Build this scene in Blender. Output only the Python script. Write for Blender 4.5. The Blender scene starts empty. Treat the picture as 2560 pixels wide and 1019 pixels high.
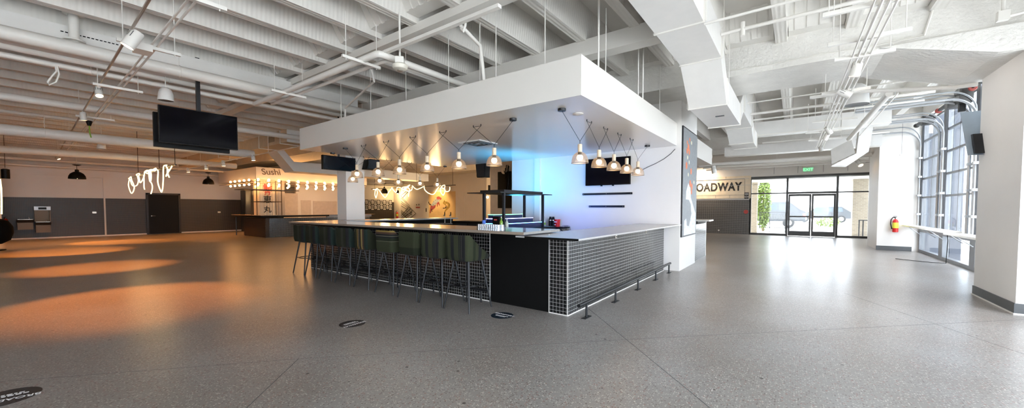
import bpy, math, random
from mathutils import Vector, Matrix
random.seed(7)
C = bpy.context.scene.collection
R = math.radians
PI = math.pi
# ------------------------------------------------------------ camera model
F=950.; CX=1280.; PT=R(2.0); HY=520.; PY=HY+F*math.tan(PT); YAW=R(36.6); H=1.42
fw=Vector((-math.sin(YAW)*math.cos(PT), math.cos(YAW)*math.cos(PT), -math.sin(PT)))
rt=Vector((math.cos(YAW), math.sin(YAW),0)); up=rt.cross(fw)
def ray(x,y): return fw+rt*((x-CX)/F)-up*((y-PY)/F)
def atz(x,y,z): r=ray(x,y); t=(z-H)/r.z; return Vector((r.x*t,r.y*t,z))
def atx(x,y,X): r=ray(x,y); t=X/r.x; return Vector((X,r.y*t,H+r.z*t))
def aty(x,y,Y): r=ray(x,y); t=Y/r.y; return Vector((r.x*t,Y,H+r.z*t))
cam=bpy.data.cameras.new('camera'); co=bpy.data.objects.new('camera',cam); C.objects.link(co)
co.location=(0,0,H); co.rotation_euler=(PI/2-PT,0,YAW)
cam.sensor_width=36; cam.lens=36*F/2560; cam.shift_y=(PY-509.5)/2560; cam.clip_end=500; cam.clip_start=.05
bpy.context.scene.camera=co
# ------------------------------------------------------------ materials
def nodes(name):
    m=bpy.data.materials.new(name); m.use_nodes=True; nt=m.node_tree
    b=nt.nodes['Principled BSDF']; return m,nt,b
def N(nt,t,**k):
    n=nt.nodes.new(t)
    for a,v in k.items(): setattr(n,a,v)
    return n
def setb(b,col=None,rough=None,metal=None,spec=None):
    if col: b.inputs['Base Color'].default_value=(*col,1)
    if rough is not None: b.inputs['Roughness'].default_value=rough
    if metal is not None: b.inputs['Metallic'].default_value=metal
    if spec is not None: b.inputs['Specular IOR Level'].default_value=spec
def mat(name,col,rough=.5,metal=0,spec=.5,var=.06,nscale=6,bump=0,bscale=40):
    m,nt,b=nodes(name); setb(b,col,rough,metal,spec)
    tc=N(nt,'ShaderNodeTexCoord'); no=N(nt,'ShaderNodeTexNoise'); no.inputs['Scale'].default_value=nscale; no.inputs['Detail'].default_value=4
    nt.links.new(tc.outputs['UV'],no.inputs['Vector'])
    cr=N(nt,'ShaderNodeValToRGB'); e=cr.color_ramp.elements
    e[0].position=.3; e[1].position=.7
    e[0].color=(*[c*(1-var) for c in col],1); e[1].color=(*[min(1,c*(1+var)) for c in col],1)
    nt.links.new(no.outputs['Fac'],cr.inputs['Fac']); nt.links.new(cr.outputs['Color'],b.inputs['Base Color'])
    if bump:
        n2=N(nt,'ShaderNodeTexNoise'); n2.inputs['Scale'].default_value=bscale; n2.inputs['Detail'].default_value=5
        nt.links.new(tc.outputs['UV'],n2.inputs['Vector'])
        bp=N(nt,'ShaderNodeBump'); bp.inputs['Strength'].default_value=bump; bp.inputs['Distance'].default_value=.02
        nt.links.new(n2.outputs['Fac'],bp.inputs['Height']); nt.links.new(bp.outputs['Normal'],b.inputs['Normal'])
    return m
def emis(name,col,s):
    m,nt,b=nodes(name); setb(b,(.8,.8,.8),.4)
    b.inputs['Emission Color'].default_value=(*col,1); b.inputs['Emission Strength'].default_value=s
    return m
def grid(name,tile,grout,w=.0508,h=.0508,mort=.0026,rough=.18,off=0.,var=.25):
    m,nt,b=nodes(name)
    tc=N(nt,'ShaderNodeTexCoord'); br=N(nt,'ShaderNodeTexBrick')
    br.offset=off; br.squash=1
    br.inputs['Scale'].default_value=1; br.inputs['Brick Width'].default_value=w; br.inputs['Row Height'].default_value=h
    br.inputs['Mortar Size'].default_value=mort; br.inputs['Mortar Smooth'].default_value=.1
    br.inputs['Color1'].default_value=(*tile,1); br.inputs['Color2'].default_value=(*[c*(1+var) for c in tile],1); br.inputs['Mortar'].default_value=(*grout,1)
    nt.links.new(tc.outputs['UV'],br.inputs['Vector']); nt.links.new(br.outputs['Color'],b.inputs['Base Color'])
    mr=N(nt,'ShaderNodeMapRange'); mr.inputs['To Min'].default_value=rough; mr.inputs['To Max'].default_value=.8
    nt.links.new(br.outputs['Fac'],mr.inputs['Value']); nt.links.new(mr.outputs['Result'],b.inputs['Roughness'])
    bp=N(nt,'ShaderNodeBump'); bp.invert=True; bp.inputs['Strength'].default_value=.5; bp.inputs['Distance'].default_value=.003
    nt.links.new(br.outputs['Fac'],bp.inputs['Height']); nt.links.new(bp.outputs['Normal'],b.inputs['Normal'])
    return m
def glassmat(name,tint=(1,1,1),refl=.1):
    m=bpy.data.materials.new(name); m.use_nodes=True; nt=m.node_tree; nt.nodes.clear()
    o=N(nt,'ShaderNodeOutputMaterial'); mx=N(nt,'ShaderNodeMixShader'); t=N(nt,'ShaderNodeBsdfTransparent'); g=N(nt,'ShaderNodeBsdfGlossy')
    t.inputs['Color'].default_value=(*tint,1); g.inputs['Roughness'].default_value=.03
    lw=N(nt,'ShaderNodeLayerWeight'); lw.inputs['Blend'].default_value=.5
    pw=N(nt,'ShaderNodeMath',operation='POWER'); pw.inputs[1].default_value=5; nt.links.new(lw.outputs['Facing'],pw.inputs[0])
    ma=N(nt,'ShaderNodeMath',operation='MULTIPLY_ADD'); ma.inputs[1].default_value=.45; ma.inputs[2].default_value=.02+refl*.1; nt.links.new(pw.outputs[0],ma.inputs[0])
    nt.links.new(ma.outputs[0],mx.inputs['Fac']); nt.links.new(t.outputs[0],mx.inputs[1]); nt.links.new(g.outputs[0],mx.inputs[2]); nt.links.new(mx.outputs[0],o.inputs[0])
    return m
def meshmat(name,col,scale,thr):
    # woven wire mesh: opaque wires, open holes
    m,nt,b=nodes(name); setb(b,col,.45,.6)
    tc=N(nt,'ShaderNodeTexCoord'); br=N(nt,'ShaderNodeTexBrick'); br.offset=.5
    br.inputs['Scale'].default_value=1; br.inputs['Brick Width'].default_value=scale; br.inputs['Row Height'].default_value=scale*.8; br.inputs['Mortar Size'].default_value=thr
    br.inputs['Mortar Smooth'].default_value=0
    nt.links.new(tc.outputs['UV'],br.inputs['Vector']); nt.links.new(br.outputs['Fac'],b.inputs['Alpha'])
    return m
WHITE=mat('white_wall_paint',(.80,.775,.745),.55,var=.02,nscale=1.5,bump=.05)
CEIL=mat('white_ceiling_paint',(.76,.735,.69),.6,var=.03,nscale=2,bump=.08,bscale=15)
BEAMM=mat('rough_painted_concrete',(.76,.74,.70),.7,var=.05,nscale=3,bump=1,bscale=16)
DUCT=mat('painted_duct_metal',(.77,.755,.73),.4,var=.02)
PIPE=mat('painted_pipe',(.79,.765,.72),.35,var=.02)
SOFF=mat('soffit_paint',(.78,.755,.71),.2,var=.01,nscale=1)
TILE=grid('black_mosaic_tile',(.008,.008,.009),(.55,.55,.53),mort=.0017)
TILEB=grid('brown_black_tile',(.013,.012,.013),(.24,.20,.16),mort=.0024,rough=.42)
TILEG=grid('dark_grey_tile',(.02,.021,.025),(.60,.59,.56),mort=.0028,rough=.3)
BLACK=mat('matte_black',(.005,.005,.005),.45,spec=.16)
SASH=mat('dark_grey_sash',(.20,.21,.225),.4,.3)
BLKMET=mat('black_metal',(.02,.021,.024),.38,.4)
DRKMET=mat('dark_bronze_metal',(.06,.058,.055),.35,.6)
GREYB=mat('grey_rubber_base',(.09,.095,.1),.5)
SCREEN=mat('screen_glass',(.002,.002,.004),.10,spec=.22,var=0)
GALV=mat('galvanised_steel',(.46,.48,.50),.35,.35)
STEEL=mat('brushed_steel',(.5,.46,.4),.3,.9)
BRONZE=mat('bronze_cabinet',(.12,.07,.03),.4,.3)
BRASS=mat('bare_track_metal',(.42,.35,.30),.35,.6)
COUNT=mat('grey_quartz',(.30,.285,.27),.13,var=.08,nscale=20)
CEDGE=mat('counter_edge',(.30,.24,.19),.25)
COUNTB=mat('light_grey_counter',(.42,.41,.40),.22,var=.05,nscale=20)
GLASS=glassmat('window_glass',(.97,.99,1),.12)
JAR=glassmat('clear_glass',(.72,.76,.80),2.2)
WOODP=mat('pale_wood',(.72,.60,.44),.5,var=.1,nscale=30)
MESHW=meshmat('copper_wire_mesh',(.46,.37,.28),.010,.0013)
BULB=emis('warm_bulb',(1,.68,.36),14)
BULB2=emis('amber_bulb',(1,.60,.25),9)
NEON=emis('warm_neon',(1,.74,.34),2.2)
RED=mat('red_enamel',(.65,.02,.02),.3)
YEL=mat('yellow_label',(.85,.8,.08),.5)
REDW=mat('printed_red',(.5,.07,.06),.5)
DUCTLIT=mat('brown_lit_duct',(.62,.50,.36),.6)  # brown lighting of the duct face is put into this colour
BRICK=grid('tan_brick',(.22,.18,.13),(.30,.27,.22),w=.2,h=.075,mort=.008,rough=.8,off=.5)
ASPH=mat('pale_concrete_paving',(.75,.75,.73),.8)
LEAF=mat('hedge_leaves',(.13,.19,.03),.6,var=.5,nscale=20)
CARW=mat('silver_car_paint',(.045,.05,.056),.4,.1)
CARG=mat('car_glass',(.05,.07,.09),.1)
TYRE=mat('tyre_rubber',(.03,.03,.03),.8)
BLUEW=mat('blue_glass_facade',(.35,.47,.58),.25)
INK=mat('black_ink',(.02,.02,.02),.6)
INKR=mat('red_ink',(.55,.06,.05),.6)
WINK=mat('white_ink',(.85,.85,.85),.6)
CREAM=mat('cream_banner',(.85,.74,.58),.6)
EXITG=emis('exit_green',(.1,.9,.35),1.0)
LEDB=emis('blue_led',(.06,.36,1),8); LEDG=emis('green_led',(.1,1,.35),3); LEDV=emis('violet_led',(.30,.34,1),6)
BLUSH=mat('deep_blue_acrylic',(.02,.03,.09),.25)
def concrete():
    m,nt,b=nodes('polished_concrete'); L=nt.links.new
    tc=N(nt,'ShaderNodeTexCoord')
    n1=N(nt,'ShaderNodeTexNoise'); n1.inputs['Scale'].default_value=.8; n1.inputs['Detail'].default_value=5
    L(tc.outputs['UV'],n1.inputs['Vector'])
    cr=N(nt,'ShaderNodeValToRGB'); e=cr.color_ramp.elements; e[0].position=.25;e[1].position=.75
    e[0].color=(.205,.180,.160,1); e[1].color=(.288,.282,.272,1); L(n1.outputs['Fac'],cr.inputs['Fac'])
    def speck(scale,lo,hi,col,prev,seedoff):
        v=N(nt,'ShaderNodeTexVoronoi'); v.inputs['Scale'].default_value=scale
        mp=N(nt,'ShaderNodeMapping'); mp.inputs['Location'].default_value=(seedoff,seedoff*2,0); L(tc.outputs['UV'],mp.inputs['Vector']); L(mp.outputs['Vector'],v.inputs['Vector'])
        sep=N(nt,'ShaderNodeSeparateColor'); L(v.outputs['Color'],sep.inputs['Color'])
        g=N(nt,'ShaderNodeMath',operation='GREATER_THAN'); g.inputs[1].default_value=lo; L(sep.outputs[0],g.inputs[0])
        l=N(nt,'ShaderNodeMath',operation='LESS_THAN'); l.inputs[1].default_value=hi; L(v.outputs['Distance'],l.inputs[0])
        mu=N(nt,'ShaderNodeMath',operation='MULTIPLY'); L(g.outputs[0],mu.inputs[0]); L(l.outputs[0],mu.inputs[1])
        mx=N(nt,'ShaderNodeMix',data_type='RGBA'); L(mu.outputs[0],mx.inputs[0]); L(prev,mx.inputs[6]); mx.inputs[7].default_value=(*col,1)
        return mx.outputs[2]
    c=cr.outputs['Color']
    c=speck(66,.62,.36,(.40,.37,.34),c,0); c=speck(58,.72,.36,(.13,.10,.09),c,3.1); c=speck(44,.78,.34,(.24,.15,.13),c,7.7); c=speck(70,.88,.40,(.50,.47,.44),c,5.2); c=speck(7,.90,.10,(.05,.04,.04),c,1.9)
    # scratches / wear
    n2=N(nt,'ShaderNodeTexNoise'); n2.inputs['Scale'].default_value=3; n2.inputs['Detail'].default_value=6; L(tc.outputs['UV'],n2.inputs['Vector'])
    mr=N(nt,'ShaderNodeMapRange'); mr.inputs['From Min'].default_value=.3; mr.inputs['From Max'].default_value=.75; mr.inputs['To Min'].default_value=.24; mr.inputs['To Max'].default_value=.36
    L(n2.outputs['Fac'],mr.inputs['Value']); b.inputs['Roughness'].default_value=.29
    L(c,b.inputs['Base Color']); b.inputs['Specular IOR Level'].default_value=.42
    return m
FLOOR=concrete()
def ribbed():
    m=mat('ribbed_joist_concrete',(.76,.735,.69),.65,var=.03,nscale=2); nt=m.node_tree; b=nt.nodes['Principled BSDF']
    tc=N(nt,'ShaderNodeTexCoord'); w=N(nt,'ShaderNodeTexWave'); w.bands_direction='X'; w.inputs['Scale'].default_value=5; w.inputs['Distortion'].default_value=.6
    nt.links.new(tc.outputs['UV'],w.inputs['Vector']); bp=N(nt,'ShaderNodeBump'); bp.inputs['Strength'].default_value=.22; bp.inputs['Distance'].default_value=.02
    nt.links.new(w.outputs['Fac'],bp.inputs['Height']); nt.links.new(bp.outputs['Normal'],b.inputs['Normal']); return m
RIB=ribbed()
def fabric(name,cols,vert=True,period=.5):
    m,nt,b=nodes(name); L=nt.links.new; setb(b,None,.9,0,.2)
    tc=N(nt,'ShaderNodeTexCoord'); sp=N(nt,'ShaderNodeSeparateXYZ'); L(tc.outputs['UV'],sp.inputs[0])
    dv=N(nt,'ShaderNodeMath',operation='DIVIDE'); dv.inputs[1].default_value=period; L(sp.outputs[0 if vert else 1],dv.inputs[0])
    fr=N(nt,'ShaderNodeMath',operation='FRACT'); L(dv.outputs[0],fr.inputs[0])
    cr=N(nt,'ShaderNodeValToRGB'); cr.color_ramp.interpolation='CONSTANT'
    while len(cr.color_ramp.elements)<len(cols): cr.color_ramp.elements.new(.5)
    for e,(p,c) in zip(cr.color_ramp.elements,cols): e.position=p; e.color=(*c,1)
    L(fr.outputs[0],cr.inputs['Fac'])
    no=N(nt,'ShaderNodeTexNoise'); no.inputs['Scale'].default_value=140; L(tc.outputs['UV'],no.inputs['Vector'])
    mx=N(nt,'ShaderNodeMix',data_type='RGBA',blend_type='MULTIPLY'); mx.inputs[0].default_value=.5; L(cr.outputs[0],mx.inputs[6]); L(no.outputs['Color'],mx.inputs[7]); L(mx.outputs[2],b.inputs['Base Color'])
    return m
G1=(.042,.048,.026);G2=(.022,.026,.015);NV=(.018,.018,.02);MU=(.24,.17,.05);LG=(.20,.19,.13);BR=(.08,.045,.03);TL=(.02,.035,.03)
FAB=[fabric('green_plaid_wool',[(0,G1),(.12,NV),(.24,G1),(.42,NV),(.46,G1),(.48,NV),(.53,LG),(.535,NV),(.66,G1),(.9,G2)]),
     fabric('mustard_striped_wool',[(0,G2),(.12,MU),(.17,BR),(.23,LG),(.26,NV),(.36,MU),(.42,(.35,.3,.15)),(.46,BR),(.56,TL),(.74,G2)]),
     fabric('cross_striped_wool',[(0,G1),(.30,LG),(.315,G2),(.45,NV),(.52,LG),(.54,NV),(.62,BR),(.70,MU),(.82,G1)],False,.38),
     fabric('dark_green_wool',[(0,G2),(.3,(.035,.04,.03)),(.45,G2),(.6,NV),(.75,TL)]),
     fabric('green_blue_line_wool',[(0,G1),(.35,LG),(.365,G2),(.6,NV),(.75,G2),(.9,G1)],False,.9)]
# ------------------------------------------------------------ mesh builder
ORG={}
SPLIT={'hanger_rod','bracket','suspension_cable','clamp','conduit','stand_leg','slot_row','latch','upper_rod','baluster','coil','window'}
class MB:
    def __init__(s): s.v=[];s.f=[];s.uv=None;s.sm=False
    def pieces(s):
        par=list(range(len(s.v)))
        def f(i):
            while par[i]!=i: par[i]=par[par[i]]; i=par[i]
            return i
        for fa in s.f:
            a=f(fa[0])
            for i in fa[1:]: par[f(i)]=a
        gr={}
        for fa in s.f: gr.setdefault(f(fa[0]),[]).append(fa)
        out=[]
        for fs in gr.values():
            m=MB(); idx={}
            for fa in fs:
                for i in fa:
                    if i not in idx: idx[i]=len(m.v); m.v.append(s.v[i])
                m.f.append(tuple(idx[i] for i in fa))
            m.sm=s.sm; out.append(m)
        return out
    def box(s,a,b,rot=None,piv=None):
        x0,y0,z0=a;x1,y1,z1=b
        x0,x1=sorted((x0,x1));y0,y1=sorted((y0,y1));z0,z1=sorted((z0,z1))
        n=len(s.v);P=[Vector(p) for p in ((x0,y0,z0),(x1,y0,z0),(x1,y1,z0),(x0,y1,z0),(x0,y0,z1),(x1,y0,z1),(x1,y1,z1),(x0,y1,z1))]
        if rot is not None:
            pv=Vector(piv) if piv is not None else sum(P,Vector())/8
            P=[pv+rot@(p-pv) for p in P]
        s.v+=P; s.f+=[tuple(n+i for i in q) for q in ((0,3,2,1),(4,5,6,7),(0,1,5,4),(1,2,6,5),(2,3,7,6),(3,0,4,7))]
        return s
    def hexa(s,P):
        n=len(s.v); s.v+=[Vector(p) for p in P]
        s.f+=[tuple(n+i for i in q) for q in ((0,3,2,1),(4,5,6,7),(0,1,5,4),(1,2,6,5),(2,3,7,6),(3,0,4,7))]; return s
    def tube(s,pts,r,seg=8,closed=False,r2=None):
        pts=[Vector(p) for p in pts]; n0=len(s.v); k=len(pts); prev=None
        for i,p in enumerate(pts):
            if closed: t=(pts[(i+1)%k]-pts[i-1])
            else: t=pts[min(i+1,k-1)]-pts[max(i-1,0)]
            t=t.normalized() if t.length>1e-9 else Vector((0,0,1))
            if prev is None:
                a=Vector((0,0,1)) if abs(t.z)<.9 else Vector((1,0,0)); u=t.cross(a).normalized()
            else:
                u=(prev-t*prev.dot(t)); u=u.normalized() if u.length>1e-6 else t.orthogonal().normalized()
            prev=u; w=t.cross(u); rr=r if r2 is None else r+(r2-r)*i/(k-1)
            for j in range(seg): an=2*PI*j/seg; s.v.append(p+(u*math.cos(an)+w*math.sin(an))*rr)
        for i in range(k if closed else k-1):
            a=n0+i*seg; b=n0+((i+1)%k)*seg
            for j in range(seg): s.f.append((a+j,a+(j+1)%seg,b+(j+1)%seg,b+j))
        if not closed: s.f.append(tuple(n0+j for j in range(seg))[::-1]); s.f.append(tuple(n0+(k-1)*seg+j for j in range(seg)))
        s.sm=True; return s
    def lathe(s,c,prof,seg=20,cap=True,axis=2,sx=1,sy=1):
        c=Vector(c);n0=len(s.v)
        for r,z in prof:
            for j in range(seg):
                a=2*PI*j/seg; p=(r*math.cos(a)*sx,r*math.sin(a)*sy,z)
                if axis==0: p=(p[2],p[0],p[1])
                if axis==1: p=(p[1],p[2],p[0])
                s.v.append(c+Vector(p))
        k=len(prof)
        for i in range(k-1):
            a=n0+i*seg;b=a+seg
            for j in range(seg): s.f.append((a+j,a+(j+1)%seg,b+(j+1)%seg,b+j))
        if cap:
            if prof[0][0]>1e-4: s.f.append(tuple(n0+j for j in range(seg))[::-1])
            if prof[-1][0]>1e-4: s.f.append(tuple(n0+(k-1)*seg+j for j in range(seg)))
        s.sm=True; return s
    def ball(s,c,r,seg=12,sz=1):
        return s.lathe(c,[(max(1e-5,r*math.sin(PI*i/8)),-r*sz*math.cos(PI*i/8)) for i in range(9)],seg,False)
    def poly(s,pts,th):      # flat outline with thickness vector th
        n=len(s.v);k=len(pts); pts=[Vector(p) for p in pts]; th=Vector(th)
        s.v+=pts+[p+th for p in pts]
        s.f.append(tuple(range(n,n+k))); s.f.append(tuple(range(n+2*k-1,n+k-1,-1)))
        for i in range(k): j=(i+1)%k; s.f.append((n+j,n+i,n+k+i,n+k+j))
        return s
    def build(s,name,m,parent=None,smooth=None,uvfn=None,org=None):
        if name in SPLIT and not s.uv:
            ps=s.pieces()
            if len(ps)>1:
                o=None
                for q in ps: o=q.build(name,m,parent,smooth,None,org) or o
                return o
        V=s.v
        if parent is not None: o0=ORG[parent.name]
        elif org is not None: o0=Vector(org)
        else:
            xs=[p[0] for p in V];ys=[p[1] for p in V];zs=[p[2] for p in V]
            o0=Vector(((min(xs)+max(xs))/2,(min(ys)+max(ys))/2,min(zs)))
        me=bpy.data.meshes.new(name); me.from_pydata([tuple(Vector(p)-o0) for p in V],[],s.f); me.update()
        uv=me.uv_layers.new(name='UVMap').data
        for p in me.polygons:
            nx,ny,nz=(abs(c) for c in p.normal)
            for li in p.loop_indices:
                q=me.vertices[me.loops[li].vertex_index].co+o0
                if s.uv: uv[li].uv=s.uv[me.loops[li].vertex_index]; continue
                if nx>=ny and nx>=nz: uv[li].uv=(q.y,q.z)
                elif ny>=nz: uv[li].uv=(q.x,q.z)
                else: uv[li].uv=(q.x,q.y)
        if (s.sm if smooth is None else smooth):
            for p in me.polygons: p.use_smooth=True
            me.set_sharp_from_angle(angle=R(40))
        me.materials.append(m)
        o=bpy.data.objects.new(name,me); C.objects.link(o)
        if parent is not None: o.parent=parent
        else: o.location=o0
        ORG[o.name]=o0
        return o
def tag(o,label=None,cat=None,group=None,kind=None):
    if label: o['label']=label
    if cat: o['category']=cat
    if group: o['group']=group
    if kind: o['kind']=kind
    return o
def empty(name,loc,label,cat,group=None):
    o=bpy.data.objects.new(name,None); C.objects.link(o); o.location=loc; o.empty_display_size=.1; ORG[o.name]=Vector(loc)
    return tag(o,label,cat,group)
def struct(o): o['kind']='structure'; return o
def Bx(*a): return MB().box(*a)
def kids(o): return [c for c in o.children]
def copy_tree(o,parent=None,off=None,matswap=None):
    c=o.copy(); C.objects.link(c); c.parent=parent
    if parent is None and off is not None: c.location=o.location+Vector(off)
    for ch in kids(o): copy_tree(ch,c)
    return c
def text(name,body,size,m,loc,xdir,ydir,parent=None,depth=.004,align='CENTER',spacing=1.,org=None,bold=.012):
    cu=bpy.data.curves.new(name,'FONT'); cu.body=body; cu.size=size; cu.align_x=align; cu.align_y='CENTER'; cu.extrude=depth; cu.space_character=spacing; cu.offset=size*bold
    t=bpy.data.objects.new('tmp',cu); C.objects.link(t); bpy.context.view_layer.update()
    me=bpy.data.meshes.new_from_object(t.evaluated_get(bpy.context.evaluated_depsgraph_get()))
    bpy.data.objects.remove(t); bpy.data.curves.remove(cu)
    xd=Vector(xdir).normalized(); yd=Vector(ydir).normalized(); zd=xd.cross(yd)
    M=Matrix((xd,yd,zd)).transposed(); mb=MB(); mb.v=[Vector(loc)+M@v.co for v in me.vertices]; mb.f=[tuple(p.vertices) for p in me.polygons]
    bpy.data.meshes.remove(me)
    return mb.build(name,m,parent,org=org)
def light(name,kind,loc,power,col,size=.05,parent=None,**k):
    l=bpy.data.lights.new(name,kind); l.energy=power; l.color=col
    if kind in('POINT','SPOT'): l.shadow_soft_size=size
    for a,v in k.items(): setattr(l,a,v)
    o=bpy.data.objects.new(name,l); C.objects.link(o)
    if parent is not None: o.parent=parent; o.location=Vector(loc)-ORG[parent.name]
    else: o.location=loc
    return o
def aim(o,d): o.rotation_euler=Vector(d).to_track_quat('-Z','Y').to_euler()
# ================================================================ SETTING
XL=-28.3; XR=3.27; YE=24.2; YB=20.7; ZJ=4.25; ZS=4.75
fl=struct(Bx((-31,-8,-.2),(XR+.1,YE+.1,0)).build('floor',FLOOR))
def groove(a,b,w=.007):
    a=Vector(a);b=Vector(b);d=(b-a).normalized();n=Vector((-d.y,d.x))*w/2
    m=MB().poly([(a.x-n.x,a.y-n.y,.0002),(b.x-n.x,b.y-n.y,.0002),(b.x+n.x,b.y+n.y,.0002),(a.x+n.x,a.y+n.y,.0002)],(0,0,.0006))
    m.build('joint',GREYB,fl)
groove((-2.32,4.94),(.9,1.55)); groove((-1.39,4.05),(2.38,7.75),.004); groove((-2.6,.5),(-3.73,1.64)); groove((-5.6,-.5),(-3.73,1.64),.004); groove((.7,8.4),(2.6,4.2),.004); groove((-3.73,1.64),(-1.39,4.05),.003)
ce=struct(Bx((XL-.2,-8,ZS),(XR+.3,YE+.2,ZS+.2)).build('ceiling',CEIL))
def joist(x,y0,y1):
    m=MB(); a,b=.08,.14
    m.hexa([(x-a,y0,ZJ),(x+a,y0,ZJ),(x+a,y1,ZJ),(x-a,y1,ZJ),(x-b,y0,ZS),(x+b,y0,ZS),(x+b,y1,ZS),(x-b,y1,ZS)])
    m.build('joist',RIB,ce)
for k in range(-28,7):
    x=-2.97+.91*k
    if x<XL+.1 or x>XR-.1: continue
    joist(x,-8,YE)
# beams that run across the joists
def beam(a,b,m=BEAMM): return struct(Bx(a,b).build('ceiling_beam',m))
beam((XL,8.06,3.82),(XR+.3,9.5,ZS)); beam((XL,17.84,3.82),(XR+.3,19.3,ZS))
beam((-10,5.98,4.0),(-1.72,6.25,ZJ+.02),CEIL)
beam((-16,3.9,4.14),(-1.72,4.12,ZJ+.02),CEIL)
# tapered recess ends beside the beams
m=MB()
for k in range(-28,7):
    x0=-2.97+.91*k; x1=x0+.91
    if x0<XL+.1 or x1>XR: continue
    for yb,s in ((8.06,-1),(9.5,1),(17.84,-1),(19.3,1),(3.9,-1)):
        for q in range(9):
            xa=x0+.1+q*.079; xb_=xa+.079; o=.018 if q%2 else 0
            y1=yb+s*(.22+o); y2=yb+s*(.5+o)
            if s<0: m.hexa([(xa,y1,4.33),(xb_,y1,4.33),(xb_,yb,4.33),(xa,yb,4.33),(xa,y2,ZS),(xb_,y2,ZS),(xb_,yb,ZS),(xa,yb,ZS)])
            else: m.hexa([(xa,yb,4.33),(xb_,yb,4.33),(xb_,y1,4.33),(xa,y1,4.33),(xa,yb,ZS),(xb_,yb,ZS),(xb_,y2,ZS),(xa,y2,ZS)])
m.build('recess_end',CEIL,ce)
# left wall with tiled wainscot, stepped where the panels meet
wl=struct(Bx((XL-.2,-8,0),(XL,YE,ZS)).build('wall_left',WHITE))
y_d0,y_d1=4.82,6.08
Bx((XL,-8,.06),(XL+.035,3.19,1.92)).build('tile_wainscot',TILEB,wl)
Bx((XL,3.22,.06),(XL+.02,y_d0-.09,1.92)).build('tile_wainscot',TILEB,wl)
Bx((XL,y_d1+.09,.06),(XL+.02,YB,1.95)).build('tile_wainscot',TILEB,wl)
Bx((XL,-8,2.95),(XL+.02,3.19,3.0)).build('ledge',WHITE,wl)
Bx((XL,3.16,0),(XL+.05,3.22,2.95)).build('corner_guard',WHITE,wl)
Bx((XL,-8,3.32),(XL+.30,YB,3.50)).build('duct_ledge',WHITE,wl)
b=Bx((XL,-8,0),(XL+.045,y_d0-.09,.06)).build('baseboard_left',WHITE); struct(b)
d=struct(Bx((XL,y_d0,0.01),(XL+.06,y_d1,2.16)).build('door_1',BLACK))
mm=Bx((XL,y_d0-.09,0),(XL+.1,y_d0,2.25)); mm.box((XL,y_d1,0),(XL+.1,y_d1+.09,2.25)); mm.box((XL,y_d0-.09,2.16),(XL+.1,y_d1+.09,2.25)); mm.build('door_frame',BLKMET,d)
MB().tube([(XL+.06,y_d0+.12,1.0),(XL+.13,y_d0+.12,1.0),(XL+.13,y_d0+.27,1.0)],.014).lathe((XL+.06,y_d0+.12,1.0),[(.03,0),(.03,.02)],12,axis=0).build('door_handle',STEEL,d)
# near the left frame edge: end of a partition
struct(Bx((-26.6,-3.5,0),(-26.3,atx(7,500,-26.3).y-.05,ZJ)).build('wall_partition',WHITE))
# unseen wall behind the camera, added to keep daylight off the left side
struct(Bx((XL,-7.6,0),(-2.5,-7.4,ZS)).build('wall_unseen_front',WHITE))
struct(Bx((-2.5,-7.6,3.0),(XR+.3,-7.4,ZS)).build('wall_unseen_front',WHITE))  # unseen header, added to cut the sky light on the beams
struct(Bx((XR,-7.6,3.4),(XR+.25,8.06,ZS)).build('wall_right',WHITE))  # unseen header above the near openings, added to hold back sky light
# back wall
wb=struct(Bx((XL,YB,0),(-12,YB+.2,ZS)).build('wall_back',WHITE))
x0=aty(1018,500,YB).x
Bx((aty(985,500,YB).x,YB-.03,0),(aty(1000,500,YB).x,YB,3.3)).build('pilaster',WHITE,wb)
struct(Bx((-12,YB,0),(-11.8,YE,ZS)).build('wall_return',WHITE))
# raised wall mouldings right of the wolf panel
xa,xb=aty(1160,500,YB).x,aty(1205,500,YB).x
mm=MB()
for (u0,u1,w0,w1) in ((xa,xb,2.62,2.66),(xa,xb,.6,.64),(xa,xa+.05,.6,2.66),(xb-.05,xb,.6,2.66)): mm.box((u0,YB-.03,w0),(u1,YB,w1))
mm.build('wall_moulding',WHITE,wb)
# entrance wall
zh=3.10
we=struct(Bx((-11.8,YE,0),(-1.92,YE+.2,ZS)).build('wall_entrance',WHITE))
wz=aty(1800,500,YE).z
Bx((-11.8,YE-.02,.0),(-1.95,YE,wz)).build('tile_wainscot',TILEG,we)
struct(Bx((-1.92,YE,zh),(XR+.3,YE+.2,ZS)).build('wall_header',WHITE))
mm=MB()
for x in (-.9,.1,1.1,2.0): mm.box((x,YE-.015,zh+.1),(x+.012,YE,zh+.45))
mm.box((-1.9,YE-.015,zh+.45),(2.9,YE,zh+.462)); mm.build('panel_seam',GREYB,we)
# storefront
sf=struct(MB().box((-1.92,YE,zh-.12),(2.95,YE+.12,zh)).build('window_1',DRKMET))
def sfbar(a,b): Bx(a,b).build('mullion',DRKMET,sf)
for x in (-1.92,-.31,1.66,2.82): sfbar((x-.045,YE,0),(x+.045,YE+.1,zh-.12))
zt=2.2
sfbar((-1.88,YE,zt-.03),(-.35,YE+.1,zt+.03)); sfbar((-.27,YE,zt-.05),(1.62,YE+.1,zt+.05)); sfbar((1.7,YE,zt-.03),(2.8,YE+.1,zt+.03)); sfbar((-1.88,YE,0),(-.35,YE+.1,.1)); sfbar((1.7,YE,0),(2.8,YE+.1,.1))
for (u0,u1,w0,w1) in ((-1.87,-.36,.1,zt-.03),(-1.87,-.36,zt+.03,zh-.12),(-.26,1.61,zt+.05,zh-.12),(1.71,2.77,.1,zt-.03),(1.71,2.77,zt+.03,zh-.12)):
    Bx((u0,YE+.04,w0),(u1,YE+.05,w1)).build('pane',GLASS,sf)
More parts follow.
